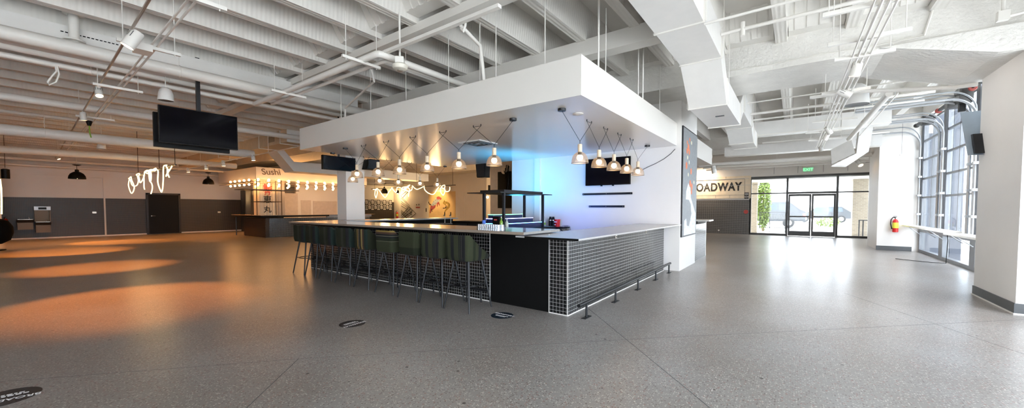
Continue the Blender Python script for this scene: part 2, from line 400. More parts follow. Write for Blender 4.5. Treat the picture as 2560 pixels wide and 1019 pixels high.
def gdoor(name,x0,x1,hx):
    m=MB(); w=.075
    m.box((x0,YE,.02),(x0+w,YE+.07,zt-.06)); m.box((x1-w,YE,.02),(x1,YE+.07,zt-.06)); m.box((x0+w,YE,.02),(x1-w,YE+.07,.26)); m.box((x0+w,YE,zt-.17),(x1-w,YE+.07,zt-.06)); m.box((x0+w,YE,.96),(x1-w,YE+.07,1.03))
    o=struct(m.build(name,DRKMET))
    Bx((x0+w,YE+.03,.26),(x1-w,YE+.04,.96)).build('pane',GLASS,o); Bx((x0+w,YE+.03,1.03),(x1-w,YE+.04,zt-.17)).build('pane',GLASS,o)
    MB().tube([(hx,YE,.85),(hx,YE-.07,.88),(hx,YE-.07,1.22),(hx,YE,1.25)],.015).build('door_handle',STEEL,o)
gdoor('door_2',-.26,.67,.60); gdoor('door_3',.69,1.61,.76)
# right side pillars
def pillar(a,b,m=WHITE): return struct(Bx(a,b).build('pillar',m))
p1=struct(Bx((2.4,8.06,.0),(XR+.03,9.54,3.82)).build('wall_pier',WHITE))
p2=struct(Bx((2.28,17.84,0),(XR+.0,19.9,3.82)).build('wall_pier',WHITE))
# drop panel around the pier head
struct(MB().hexa([(2.15,8.0,3.50),(XR+.3,8.0,3.50),(XR+.3,9.7,3.50),(2.15,9.7,3.50),(1.0,8.0,3.84),(XR+.3,8.0,3.84),(XR+.3,9.7,3.84),(1.0,9.7,3.84)]).build('ceiling_drop',BEAMM))
struct(MB().box((2.385,8.045,.02),(XR,8.06,.15)).box((2.385,8.06,.02),(2.4,9.54,.15)).build('baseboard_pier',GREYB))
struct(MB().box((2.38,8.04,0),(XR,8.06,.02)).box((2.38,8.06,0),(2.4,9.56,.02)).build('trim_1',WHITE))
struct(MB().box((2.265,17.825,0),(3.12,17.84,.15)).build('baseboard_right',GREYB))
# pale end strip on the far pier and a scuffed corner
# right wall header and beyond
struct(Bx((XR,9.54,4.3),(XR+.25,17.84,ZS)).build('wall_right',WHITE))
struct(Bx((XR,19.9,0),(XR+.06,YE+.2,ZS)).build('wall_right',WHITE))
# lower storefront + overhead glazed doors
bays=[(15.62,17.80),(13.28,15.42),(9.60,13.08)]
def overhead(i,y0,y1,tv=True):
    Z0=.74; ZT=4.12
    lo=MB(); 
    w=.07
    lo.box((XR,y0,.0),(XR+.12,y1,.09)); lo.box((XR,y0,.66),(XR+.12,y1,Z0)); lo.box((XR,y0,.09),(XR+.12,y0+w,.66)); lo.box((XR,y1-w,.09),(XR+.12,y1,.66))
    o=struct(lo.build('window_%d'%(i+2),SASH))
    Bx((XR+.05,y0+w,.09),(XR+.06,y1-w,.66)).build('pane',GLASS,o)
    rows=5; h=(ZT-Z0)/rows
    fr=MB(); s=.055; ym=(y0+y1)/2
    cols=[y0+w,ym,y1-w] if i<2 else [y0+w,y0+(y1-y0)/3,y0+2*(y1-y0)/3,y1-w]
    heights=[Z0]; 
    zs=[Z0,Z0+1.02,Z0+1.62,Z0+2.22,Z0+2.82,ZT]
    for z in zs: fr.box((XR+.02,y0+w-.02,z-s/2),(XR+.07,y1-w+.02,z+s/2))
    for y in (cols[0],cols[-1]): fr.box((XR+.02,y-s/2,Z0),(XR+.07,y+s/2,ZT))
    for y in cols[1:-1]: fr.box((XR+.02,y-.02,Z0),(XR+.07,y+.02,ZT))
    od=fr.build('sash_grid',SASH,o)
    for a,b2 in zip(zs[:-1],zs[1:]):
        for c0,c1 in zip(cols[:-1],cols[1:]): Bx((XR+.04,c0+.02,a+s/2),(XR+.05,c1-.02,b2-s/2)).build('pane',GLASS,o)
    return o
for i,(a,b_) in enumerate(bays): overhead(i,a,b_)
struct(MB().box((XR,15.42,0),(XR+.14,15.62,4.3)).box((XR,13.08,0),(XR+.14,13.28,4.3)).box((XR,17.80,0),(XR+.14,17.84,4.3)).build('trim_2',SASH))
# core block behind the bar
core=struct(Bx((-6.76,9.1,0),(-2.06,10.78,ZJ)).build('wall_core',WHITE))
Bx((aty(1352,500,9.1).x-.18,9.04,1.07),(aty(1352,500,9.1).x,9.1,2.82)).build('pilaster',WHITE,core)
# soffit over the main bar
sx1=-2.15
so=struct(MB().box((-9.55,4.33,2.82),(sx1,9.1,3.32)).build('ceiling_soffit',SOFF))
# soffit of the second kiosk
struct(MB().box((-7.0,10.78,2.74),(-2.05,13.0,3.22)).build('ceiling_soffit',SOFF))
# free column by the left end of the bar and one far back
struct(Bx((-10.42,5.72,0),(-9.96,6.28,ZJ)).build('column',WHITE))
xa,xb=aty(1216,500,17.84).x,aty(1245,500,17.84).x
struct(Bx((xa,17.84,0),(xb,19.3,3.82)).build('column',WHITE))
# soffit of the sushi kiosk
struct(MB().box((-26.3,7.45,2.83),(-21,13.4,3.43)).build('ceiling_soffit',SOFF))
# sushi kiosk back walls
kx=-24.0
struct(Bx((kx-.15,10.6,0),(kx,15.0,2.83)).build('wall_kiosk',WHITE))

XP=mat('shaded_exterior_pier',(.10,.11,.135),.8)  # shade on the pale piers is put into this dark colour
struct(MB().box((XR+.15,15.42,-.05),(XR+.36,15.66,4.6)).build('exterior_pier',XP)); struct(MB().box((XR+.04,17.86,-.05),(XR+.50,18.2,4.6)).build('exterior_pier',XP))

def unseen_glazing(name,bars,panes):  # unseen windows behind and beside the camera, added to let daylight in
    m=MB()
    for a,b in bars: m.box(a,b)
    o=struct(m.build(name,SASH))
    for a,b in panes: Bx(a,b).build('pane',GLASS,o)
ys=[-7.4+k*3.09 for k in range(6)]
unseen_glazing('window_5',[((XR+.02,y-.05,0),(XR+.12,y+.05,3.4)) for y in ys[:-1]+[8.0]]+[((XR+.02,-7.4,z),(XR+.12,8.05,z+.08)) for z in (0,1.0,3.32)],
 [((XR+.06,a+.05,z0),(XR+.07,b-.05,z1)) for a,b in zip(ys[:-1],ys[1:-1]+[8.0]) for z0,z1 in ((.08,1.0),(1.08,3.32))])
xs=[-2.5,-.6,1.3,3.2]
unseen_glazing('window_6',[((x-.04,-7.56,0),(x+.04,-7.46,3.0)) for x in xs]+[((-2.5,-7.56,z),(3.2,-7.46,z+.08)) for z in (0,2.2,2.92)],
 [((a+.04,-7.52,z0),(b-.04,-7.51,z1)) for a,b in zip(xs[:-1],xs[1:]) for z0,z1 in ((.08,2.2),(2.28,2.92))])
# ================================================================ MAIN BAR
bb=empty('tiled_bar_front',(-5.8,4.5,0),'black mosaic tiled base of the main bar with white grout lines','bar')
Bx((-9.3,4.42,0),(-3.70,4.56,1.07)).build('tiled_front',TILE,bb)
Bx((-3.70,4.435,.0),(-2.65,4.53,1.034)).build('gate_panel',BLACK,bb)['label']='plain black panel in the tiled front'
Bx((-2.65,4.42,0),(-2.371,4.54,1.035)).build('tiled_corner',TILE,bb)
Bx((-2.49,4.5401,0),(-2.37,9.0,1.035)).build('tiled_side',TILE,bb)
Bx((-9.3,4.561,0),(-9.16,9.0,1.07)).build('tiled_return',TILE,bb)
MB().box((-9.16,4.58,0),(-9.14,9.0,1.068)).box((-9.14,4.561,0),(-3.7,4.58,1.068)).build('back_panel',BLACK,bb)
mm=MB()
for x in (-3.695,-2.655): mm.box((x-.0025,4.414,0),(x+.0025,4.42,1.07))
mm.box((-2.374,4.414,0),(-2.366,4.422,1.035)).box((-9.3,4.412,0),(-3.7,4.42,.012)).box((-2.65,4.412,0),(-2.37,4.42,.012)).box((-2.37,4.42,0),(-2.362,9.0,.012)).box((-2.37,8.985,0),(-2.366,9.0,1.035))
mm.build('edge_trim',WHITE,bb)
for y in (atx(1540,588,-2.37),atx(1615,577,-2.37)):
    o=Bx((-2.37,y.y-.03,y.z-.045),(-2.362,y.y+.03,y.z+.045)).build('power_outlet',STEEL,bb)
    MB().box((-2.362,y.y-.012,y.z+.008),(-2.358,y.y+.012,y.z+.03)).box((-2.362,y.y-.012,y.z-.03),(-2.358,y.y+.012,y.z-.008)).build('socket',BLACK,o)
t=empty('bar_counter',(-6.2,4.5,1.071),'long brownish polished countertop over the stools side of the bar','countertop')
Bx((-9.6,4.07,1.071),(-2.83,5.02,1.105)).build('top',COUNT,t)
MB().box((-9.6,4.062,1.068),(-2.83,4.07,1.106)).build('edge_strip',CEDGE,t)
Bx((-9.55,4.09,1.045),(-3.72,4.40,1.07)).build('support',BLACK,t)
t=empty('bar_counter',(-2.4,6.5,1.036),'light grey countertop along the right tiled side with a black front edge','countertop')
Bx((-2.95,4.05,1.036),(-2.03,9.08,1.056)).build('top',COUNTB,t)
Bx((-2.80,4.04,1.030),(-2.03,4.05,1.058)).build('edge_strip',BLACK,t)
t=empty('bar_counter',(-9.3,7.2,1.071),'narrow grey countertop on the far left return of the bar','countertop')
Bx((-9.75,5.03,1.071),(-8.95,9.05,1.105)).build('top',COUNTB,t)
# foot rail
t=empty('foot_rail',(-2.14,6.6,0),'black metal foot rail on short posts along the right tiled side','foot rail')
MB().tube([(-2.14,4.28,.2),(-2.19,8.85,.2)],.024,12).build('rail',BLKMET,t)
for y in (4.51,5.54,6.61,7.71,8.74):
    x=-2.14-.05*(y-4.28)/4.57
    o=MB().tube([(x,y,.01),(x,y,.19)],.015,10).build('post',BLKMET,t)
    Bx((x-.03,y-.09,.0),(x+.03,y+.09,.008)).build('foot_plate',BLKMET,o)
MB().tube([(-8.9,4.27,.2),(-3.6,4.27,.2)],.02,10).build('rail',BLKMET,t)
for x in (-8.4,-7.2,-6.0,-4.8,-3.75): MB().tube([(x,4.27,0.01),(x,4.27,.19)],.013,8).build('post',BLKMET,t)
# ---------------------------------------------------------------- stools
def shell():
    # curved tub back : outer/inner walls following a rounded square path
    mb=MB(); mb.uv=[]; hw=.245; pts=[]
    def P(u): # u 0..1 : left front -> round rear -> right front ; rear at -y
        path=[(-hw,.20)]
        for i in range(7): a=PI+i*(PI/2)/6; path.append((-hw+.09+.09*math.cos(a),-hw+.09+.09*math.sin(a)))
        for i in range(7): a=1.5*PI+i*(PI/2)/6; path.append((hw-.09+.09*math.cos(a),-hw+.09+.09*math.sin(a)))
        path.append((hw,.20)); return path
    path=P(0)
    # densify the straight arms
    full=[]
    for a,b in zip(path[:-1],path[1:]):
        n=max(1,int(math.dist(a,b)/.04))
        for i in range(n): full.append((a[0]+(b[0]-a[0])*i/n,a[1]+(b[1]-a[1])*i/n))
    full.append(path[-1]); L=0; rows=[]
    for i,(x,y) in enumerate(full):
        if i: L+=math.dist(full[i-1],(x,y))
        tt=(y+hw)/(.2+hw)      # 0 rear .. 1 front
        zt=1.055-.30*max(0,(tt-.12)/.88)**.8
        rows.append((x,y,zt,L))
    n=len(rows); k=0
    for (x,y,zt,L) in rows:
        d=math.hypot(x,y+.02); ix,iy=x*(1-.045/d),(y)*(1-.045/d)
        flare=.012
        for (px,py,pz) in ((x*.93,y*.93,.70),(x*.99,y*.99,.76),(x*(1+flare),y*(1+flare),zt-.02),(x*.99,y*.99,zt),(ix,iy,zt-.005),(ix*.97,iy*.97,.80)):
            mb.v.append(Vector((px,py,pz))); mb.uv.append((L,pz))
    for i in range(n-1):
        a=i*6;b=a+6
        for j in range(5): mb.f.append((a+j,b+j,b+j+1,a+j+1))
    mb.f.append((0,1,2,3,4,5)); b=(n-1)*6; mb.f.append((b+5,b+4,b+3,b+2,b+1,b))
    mb.sm=True; return mb
def stool(fab):
    t=empty('bar_stool',(0,0,0),'x','stool','upholstered bar stools along the main bar')
    bk=shell().build('backrest',fab,t)
    s=MB(); s.uv=[]; prof=[(.86,.705),(.97,.725),(1,.76),(.98,.80),(.9,.815),(0.001,.82)]
    n=28
    for r,z in prof:
        for j in range(n):
            a=2*PI*j/n; c,sn=math.cos(a),math.sin(a); e=.45
            s.v.append(Vector((.225*r*math.copysign(abs(c)**e,c),.225*r*math.copysign(abs(sn)**e,sn)+.0,z))); s.uv.append((s.v[-1].x,s.v[-1].y))
    for i in range(len(prof)-1):
        for j in range(n): s.f.append((i*n+j,i*n+(j+1)%n,(i+1)*n+(j+1)%n,(i+1)*n+j))
    s.f.append(tuple(range(n))[::-1]); s.sm=True; s.build('seat',fab,t)
    Bx((-.15,-.15,.675),(.15,.15,.703)).build('seat_frame',BLKMET,t)
    for sx in (-1,1):
        for sy in (-1,1):
            MB().tube([(sx*.245,sy*.235,0.0),(sx*.14,sy*.135,.69)],.0115,10,r2=.017).build('leg',BLKMET,t)
    mr=MB(); mr.tube([(.203*math.cos(a*PI/16),.203*math.sin(a*PI/16),.34) for a in range(32)],.009,8,True)
    for sx in (-1,1):
        for sy in (-1,1): mr.tube([(sx*.19,sy*.183,.34),(sx*.145,sy*.143,.34)],.008)
    mr.build('footrest',BLKMET,t)
    return t
SX=[-3.47,-4.02,-4.56,-5.19,-5.87,-6.53,-7.18,-7.79,-8.35]
fabs=[0,0,4,2,1,3,3,3,3]
protos={}
slab=['olive green plaid bar stool nearest the black panel, its side in view',
 'green plaid bar stool second from the black panel',
 'green bar stool with one thin pale line across its back, third from the black panel',
 'bar stool with mustard top band and cross stripes on its green back',
 'bar stool with upright mustard and brown stripes on its back',
 'dark green bar stool directly left of the one with upright mustard stripes',
 'plain dark green bar stool third from the far left end of the row',
 'dark green bar stool second from the far left end of the row',
 'dark green bar stool at the far left end of the row against the orange floor']
for i,x in enumerate(SX):
    f=fabs[i]
    if f not in protos: s=stool(FAB[f]); protos[f]=s
    else: s=copy_tree(protos[f])
    s.location=(x-.25,3.95+.013*i,0); s['label']=slab[i]
    s.rotation_euler=(0,0,R([0,2,-1.5,1,-2,2,0,-2,1][i]))
# ---------------------------------------------------------------- pendants with wire mesh shades
def pendant(p,a,b,za,zb,lab,grp,canopy=()):
    # p lamp xy ; a,b = cord anchor points on the soffit (3D)
    zr=2.11; t=empty('pendant_light',(p[0],p[1],zr),lab,'pendant light',grp)
    c=(p[0],p[1])
    prof=[(.128,0),(.130,.01),(.126,.05),(.112,.10),(.085,.14),(.05,.165),(.026,.17)]
    s=MB().lathe((c[0],c[1],zr),prof,32,False); s.uv=[]
    for r,z in prof:
        for j in range(32): s.uv.append((j/32*.8,z*1.6))
    s.build('wire_shade',MESHW,t)
    MB().tube([(c[0]+.13*math.cos(q*PI/16),c[1]+.13*math.sin(q*PI/16),zr) for q in range(32)],.0032,6,True).build('shade_rim',BLKMET,t)
    MB().lathe((c[0],c[1],zr+.17),[(.03,0),(.034,.008),(.034,.115),(.028,.12)],16).build('wooden_socket',WOODP,t)
    MB().lathe((c[0],c[1],zr+.14),[(.02,-.02),(.03,.0),(.03,.03)],12).build('socket_cap',BLKMET,t)
    MB().ball((c[0],c[1],zr+.085),.048,14).build('bulb',BULB,t)
    top=Vector((c[0],c[1],zr+.335))
    m=MB().tube([(c[0],c[1],zr+.285),top],.004,6); m.tube([top,a],.0032,6); m.tube([top,b],.0032,6); m.build('cord',BLACK,t)
    for q in canopy: MB().lathe((q[0],q[1],2.785),[(.055,0),(.058,.005),(.058,.035)],20).build('canopy',BLKMET,t)
    light('bulb_light','POINT',(c[0],c[1],zr+.085),12,(1,.62,.32),.05,t)
    return t
def hook(t,a,b):
    MB().tube([a,b],.004,6).lathe((a[0],a[1],2.79),[(.008,0),(.008,.03)],8).lathe((b[0],b[1],2.79),[(.008,0),(.008,.03)],8).build('ceiling_hook',BLKMET,t)
def row(pts,hooks,axis,labels,grp,gap=.085):
    # hooks: list of 3D pts (first/last canopies)
    for i,p in enumerate(pts):
        h0,h1=Vector(hooks[i]),Vector(hooks[i+1]); d=(h1-h0).normalized()
        a=h0-d*gap if i>0 else h0; b=h1+d*gap if i<len(pts)-1 else h1
        cn=[]; 
        if i==0: cn.append(hooks[0])
        if i==len(pts)-1: cn.append(hooks[-1])
        t=pendant(p,a,b,0,0,labels[i],grp,cn)
        if i<len(pts)-1: hook(t,h1-d*gap,h1+d*gap)
fx=[-3.56,-4.31,-5.14,-5.98,-6.84,-7.66,-8.4]; yf=4.82
row([(-3.94,yf),(-4.74,yf),(-5.57,yf),(-6.40,yf),(-7.13,yf),(-7.93,yf)],[(x,yf,2.79) for x in fx],0,
 ['mesh dome pendant of the stools row nearest the shelf tower, largest of its row','mesh dome pendant second from the shelf tower over the stools side','mesh dome pendant third from the shelf tower over the stools side',
  'mesh dome pendant fourth from the shelf tower over the stools side','mesh dome pendant fifth from the shelf tower over the stools side','mesh dome pendant at the left end of the stools row'],'mesh pendants over the stools side')
ry=[4.76,5.65,6.31,6.96,7.62,8.64]; xr=-2.66
row([(xr,5.33),(xr,6.04),(xr,6.70),(xr,7.36),(xr,8.02)],[(xr,y,2.79) for y in ry],1,
 ['mesh dome pendant on the right row nearest the soffit corner, left of the wall screen','mesh dome pendant of the right row over the left edge of the wall screen','mesh dome pendant over the middle of the wall screen',
  'mesh dome pendant of the right row over the right edge of the wall screen','mesh dome pendant at the far right end of the right row, past the wall screen'],'mesh pendants over the right side')
xb_=-9.38
by=[5.04,5.50,6.12,6.78,7.42,8.05,8.7]
bp=[atx(x,455,xb_).y for x in (882,949,996,1050,1093)]
by=[5.04]+[(bp[i]+bp[i+1])/2 for i in range(4)]+[bp[4]+.35]
row([(xb_,y) for y in bp],[(xb_,y,2.79) for y in by],1,
 ['mesh dome pendant of the far row in front of the white column','mesh dome pendant of the far row second from the white column','mesh dome pendant of the far row third from the white column','mesh dome pendant of the far row fourth from the white column','mesh dome pendant of the far row farthest right above the wolf painting'],'mesh pendants over the far return')
# soffit details
a=atz(1195,357,2.82)
t=empty('ceiling_vent',(a.x,a.y,2.80),'square white air diffuser in the soffit above the bar','vent')
MB().box((a.x-.30,a.y-.30,2.805),(a.x+.30,a.y+.30,2.819)).build('frame',WHITE,t)
mm=MB()
for q in (.22,.15,.08): mm.tube([(a.x-q,a.y-q,2.80),(a.x+q,a.y-q,2.80),(a.x+q,a.y+q,2.80),(a.x-q,a.y+q,2.80)],.008,4,True)
mm.build('louvre',GREYB,t)
a=atz(1445,284,2.82); tag(MB().lathe((a.x,a.y,2.806),[(.07,0),(.08,.004),(.08,.013)],20).build('ceiling_speaker',WHITE),'round white flush disc in the soffit near the right pendants','ceiling disc')
# television on the core wall, shelves below
t=empty('wall_television',(-3.76,9.08,2.0),'large black screen on the white wall behind the right pendants','television')
Bx((-4.33,9.0,1.995),(-3.17,9.05,2.665)).build('casing',BLACK,t); Bx((-4.315,8.997,2.01),(-3.185,9.0,2.65)).build('screen',SCREEN,t); Bx((-3.95,9.05,2.2),(-3.55,9.098,2.5)).build('bracket',BLKMET,t)
for x in (-3.9,-3.6): MB().box((x-.02,9.0,1.97),(x+.02,9.04,1.995)).build('latch',BLACK,t)
for (u0,u1,z,lab) in ((-4.44,-3.14,1.78,'longer black shelf rail on the white wall under the screen'),(-4.26,-3.33,1.465,'shorter black shelf rail, lower of the two under the screen')):
    t=empty('shelf_rail',((u0+u1)/2,9.06,z-.025),lab,'shelf rail','shelf rails under the wall screen')
    Bx((u0,9.06,z-.025),(u1,9.098,z+.025)).build('rail',BLKMET,t)
    mm=MB()
    for q in (u0+.03,(u0+u1)/2,u1-.03): mm.lathe((q,9.058,z),[(.008,0),(.008,.004)],8,axis=1)
    mm.build('screw',STEEL,t)
# cable on wall from soffit corner
tag(MB().tube([aty(x,y,9.08) for x,y in ((1688,372),(1677,384),(1660,397),(1640,408),(1620,417),(1606,424))],.006,6).build('cable',BLKMET),'thin cable curving down the white wall right of the pendants','cable')
# art panel on the end of the core
t=empty('framed_artwork',(-2.03,9.9,.76),'tall framed dark panel with orange blossoms and a pale tree shape','picture')
Bx((-2.059,9.16,.76),(-2.03,10.70,3.27)).build('frame',BLKMET,t)
am,ant,ab=nodes('art_scales'); 
setb(ab,(.25,.26,.27),.5); tc=N(ant,'ShaderNodeTexCoord'); vo=N(ant,'ShaderNodeTexWave'); vo.inputs['Scale'].default_value=9; vo.inputs['Distortion'].default_value=6; vo.inputs['Detail'].default_value=2
ant.links.new(tc.outputs['UV'],vo.inputs['Vector']); cr=N(ant,'ShaderNodeValToRGB'); cr.color_ramp.elements[0].color=(.07,.08,.09,1); cr.color_ramp.elements[1].color=(.42,.44,.45,1); ant.links.new(vo.outputs['Fac'],cr.inputs[0]); ant.links.new(cr.outputs[0],ab.inputs['Base Color'])
Bx((-2.03,9.19,.79),(-2.027,10.67,3.24)).build('print',am,t)
OR=mat('orange_blossom',(.75,.22,.10),.6); PK=mat('pale_blossom',(.75,.72,.55),.6); SIL=mat('pale_scales',(.72,.74,.76),.5,var=.25,nscale=12)
mo=MB();mp=MB()
for (u,v,r,k) in ((.25,.88,.05,0),(.33,.84,.09,0),(.40,.80,.07,0),(.55,.90,.05,1),(.28,.74,.05,1),(.22,.66,.09,0),(.55,.62,.08,0),(.35,.58,.05,1),(.5,.50,.09,0),(.62,.47,.09,0),(.48,.44,.06,1),(.6,.42,.07,0),(.4,.70,.05,1),(.42,.92,.05,0),(.25,.80,.07,0),(.78,.52,.05,1)):
    (mo if k==0 else mp).lathe((-2.027,9.19+u*1.48,.79+v*2.45),[(r,0),(r*.9,.004),(.001,.006)],9,axis=0)
mo.build('orange_blossom',OR,t); mp.build('pale_blossom',PK,t)
def av(u,v): return (-2.0262,9.19+u*1.48,.79+v*2.45)
MB().poly([av(*q) for q in ((.1,.0),(.12,.14),(.25,.16),(.3,.09),(.45,.08),(.62,.2),(.55,.3),(.4,.34),(.2,.34),(.22,.42),(.36,.5),(.52,.44),(.56,.36),(.75,.28),(.95,.2),(.95,.0))],(.002,0,0)).build('pale_tree_shape',SIL,t)
# ---------------------------------------------------------------- shelf tower inside the bar
TX0,TX1,TY0,TY1=-5.36,-4.78,6.16,7.72
t=empty('bar_island',((TX0+TX1)/2,6.9,0),'black liquor island with four posts and blue lit steps behind the bar','shelf unit')
Bx((TX0-.1,TY0-.1,0),(TX1+.12,TY1+.35,.98)).build('cabinet',BLACK,t)
for x in (TX0,TX1-.05):
    for y in (TY0,TY1-.05): Bx((x,y,.98),(x+.05,y+.05,1.735)).build('post',BLKMET,t)
Bx((TX0-.28,TY0-.18,1.735),(TX1+.05,TY1+.28,1.752)).build('top_shelf',BLKMET,t)
mm=MB().box((TX0-.05,TY0-.02,1.752),(TX1+.02,TY0+.01,1.80)).box((TX1-.01,TY0+.01,1.752),(TX1+.02,TY1-.1,1.80)).box((TX0-.05,TY0+.01,1.752),(TX0-.02,TY1-.1,1.80)).box((TX0-.05,TY1-.13,1.752),(TX1+.02,TY1-.1,1.80)); mm.build('raised_rim',BLKMET,t)
for (xa,y0,y1,z0,z1,m,nm) in ((TX1-.04,TY0+.02,TY1,1.04,1.10,LEDB,'lower_step'),(TX1-.24,TY0+.1,TY1-.12,1.10,1.20,LEDV,'middle_step'),(TX1-.42,TY0+.16,TY1-.3,1.20,1.285,LEDG,'upper_step')):
    o=Bx((TX0+.02,y0,z0-.06 if nm=='lower_step' else z0),(xa,y1,z1)).build(nm,BLUSH,t)
    MB().box((xa,y0,z1-.012),(xa+.006,y1,z1+.0)).box((TX0+.02,y0-.006,z1-.012),(xa,y0,z1)).build('led_strip',m,o)
light('led_glow','AREA',((TX0+TX1)/2-.6,TY1+.1,1.5),34,(.05,.5,1),parent=t,shape='RECTANGLE',size=.9,size_y=.25).rotation_euler=(R(165),0,0)
light('led_glow','AREA',(TX1+.1,TY1+.1,1.2),9,(.08,.20,1),parent=t,shape='RECTANGLE',size=.5,size_y=.5).rotation_euler=(R(105),0,R(-20))
# bottles and boxes on it
def bottle(p,h,r,m,lab,grp=None,capm=None):
    t=empty('bottle',p,lab,'bottle',grp); x,y,z=p
    MB().lathe(p,[(r*.9,0),(r,.01),(r,h*.55),(r*.8,h*.66),(r*.35,h*.76),(r*.32,h*.93)],14).build('glass',m,t)
    MB().lathe((x,y,z+h*.93),[(r*.38,0),(r*.38,h*.07)],10).build('cap',capm or STEEL,t)
    return t
CLR=mat('clear_bottle',(.5,.55,.5),.1); GRN=mat('green_bottle',(.25,.45,.06),.12); BLG=mat('blue_plastic',(.15,.3,.9),.3)
t=empty('printed_box',(-5.0,6.13,1.106),'black carton with small red print beside the front post','box')
zz=1.106
Bx((-4.97,6.02,.98),(-4.80,6.12,1.25)).build('carton',BLACK,t); MB().box((-4.93,6.018,1.17),(-4.85,6.02,1.20)).build('print',REDW,t)
t=empty('cup_stack',(-5.22,6.04,.98),'stack of blue tinted cups beside the left front post','cups')
for k in range(5): MB().lathe((-5.22,6.04,.98+k*.035),[(.03,0),(.042,.05)],14).build('cup',BLG,t)
bottle((-4.74,6.02,.98),.27,.035,GRN,'slim green bottle standing in front of the front post')
bottle((-4.66,6.10,.98),.24,.035,CLR,'clear bottle just right of the slim green bottle')
# glasses in a crate on the counter
k=0
g0=atz(1200,574,1.106); g1=atz(1248,577,1.106)
proto=None
for i in range(10):
    for j in range(2):
        p=g0+(g1-g0)*(i/9)+Vector((0,.085*j-.02,0))
        if proto is None:
            proto=empty('drinking_glass',p,'small clear upturned glass in the two rows at the back of the counter','glass','glasses in rows on the counter')
            MB().lathe(p,[(.033,0),(.036,.002),(.030,.085),(.0,.088)],12).build('bowl',JAR,proto); g=proto
        else: g=copy_tree(proto); g.location=p
        g['label']='small clear upturned glass in the two rows at the back of the counter'
# back shelf with bottle, shaker and red bucket
s0=aty(1418,567,8.95); zsf=s0.z
t=empty('back_shelf',(-4.7,8.9,zsf),'black shelf on the white wall carrying a red tub','shelf')
Bx((-5.8,8.72,zsf-.03),(s0.x,9.09,zsf)).build('board',BLACK,t)
mm=MB(); mm.tube([(s0.x-.15,8.8,zsf-.03),(s0.x-.15,9.08,zsf-.18)],.012); mm.build('bracket',BLKMET,t)
p=aty(1393,563,8.9); p.z=zsf
t=empty('tub',p,'bright red plastic tub with white print on the back shelf','tub')
MB().lathe(p,[(.07,0),(.085,.19),(.088,.19),(.088,.2),(.08,.2)],18).build('body',RED,t); MB().box((p.x-.05,p.y-.083,zsf+.12),(p.x+.03,p.y-.079,zsf+.145)).box((p.x-.05,p.y-.08,zsf+.05),(p.x-.0,p.y-.077,zsf+.07)).build('print',WINK,t)
for xx,lab in ((1376,'black insulated flask with a steel band, left of the pair by the red tub'),(1383,'black insulated flask touching the red tub')):
    p=aty(xx,563,8.86); p.z=zsf
    t=empty('flask',p,lab,'flask'); MB().lathe(p,[(.042,0),(.045,.01),(.045,.2),(.03,.24),(.03,.27)],14).build('body',BLACK,t); MB().lathe(p+Vector((0,0,.165)),[(.046,0),(.046,.02)],14,False).build('band',STEEL,t)
p=aty(1361,563,8.86); p.z=zsf; bottle(p,.27,.035,CLR,'clear bottle with yellow green label on the back shelf',None,STEEL)
MB().lathe(p+Vector((0,0,.05)),[(.0365,0),(.0365,.06)],14,False).build('paper_label',GRN,bpy.data.objects[[o.name for o in bpy.data.objects if o.get('label','').startswith('clear bottle with yellow')][0]])
mm=MB(); random.seed(3)
for q in range(6):
    c0=aty(1368+q*1.5,563,8.86); c0.z=zsf; mm.tube([c0,c0+Vector((random.uniform(-.08,.08),0,.12)),c0+Vector((random.uniform(-.12,.12),0,.22)),c0+Vector((random.uniform(-.05,.15),0,.05))],.003,5)
tag(mm.build('wire_whisks',STEEL),'tangle of thin wire behind the clear bottle on the back shelf','wire')
mm=MB()
for q in range(5):
    c0=aty(1404+q*3,578,8.9); mm.tube([c0+Vector((0,0,.05)),c0+Vector((.03,0,.16)),c0+Vector((.1,0,.14)),c0+Vector((.13,0,.02))],.004,5)
mm.build('cable_loops',BLKMET); tag(bpy.data.objects['cable_loops'],'loops of black cable under the right end of the back shelf','cable')
# dark back-bar run behind the counter
for (x0_,x1_,lab) in ((-8.6,-7.3,'black back bar cooler at the far left behind the counter'),(-7.25,-5.9,'black back bar cooler beside the core wall')):
    t=empty('back_bar_cooler',((x0_+x1_)/2,8.75,0),lab,'cooler','black coolers behind the bar')
    Bx((x0_,8.45,0),(x1_,9.05,1.02)).build('body',BLACK,t)
    for q in range(2):
        w=(x1_-x0_)/2; o=Bx((x0_+w*q+.02,8.43,.1),(x0_+w*(q+1)-.02,8.45,.95)).build('door',BLKMET,t); MB().tube([(x0_+w*q+.06,8.42,.4),(x0_+w*q+.06,8.40,.5),(x0_+w*q+.06,8.42,.6)],.008).build('handle',STEEL,o)
t=empty('back_bar_cooler',(-8.6,6.8,0),'long black undercounter cooler along the far return','cooler','black coolers behind the bar')
Bx((-9.13,5.2,0),(-8.45,8.3,.93)).build('body',BLACK,t); Bx((-9.1,5.2,.93),(-8.45,8.3,.96)).build('top',STEEL,t)
for xx,lab in ((1112,'chrome beer tap, left of the two over the far counter'),(1127,'chrome beer tap, right of the two over the far counter')):
    p=atz(xx,562,1.0); p=Vector((aty(xx,560,8.2).x,8.2,.961))
    t=empty('beer_tap',p,lab,'tap'); MB().tube([p,p+Vector((0,0,.22)),p+Vector((.03,-.05,.26)),p+Vector((.05,-.1,.22))],.012,8).build('spout',STEEL,t); MB().tube([p+Vector((0,0,.22)),p+Vector((0,0,.34))],.014,8).build('handle',BLACK,t)
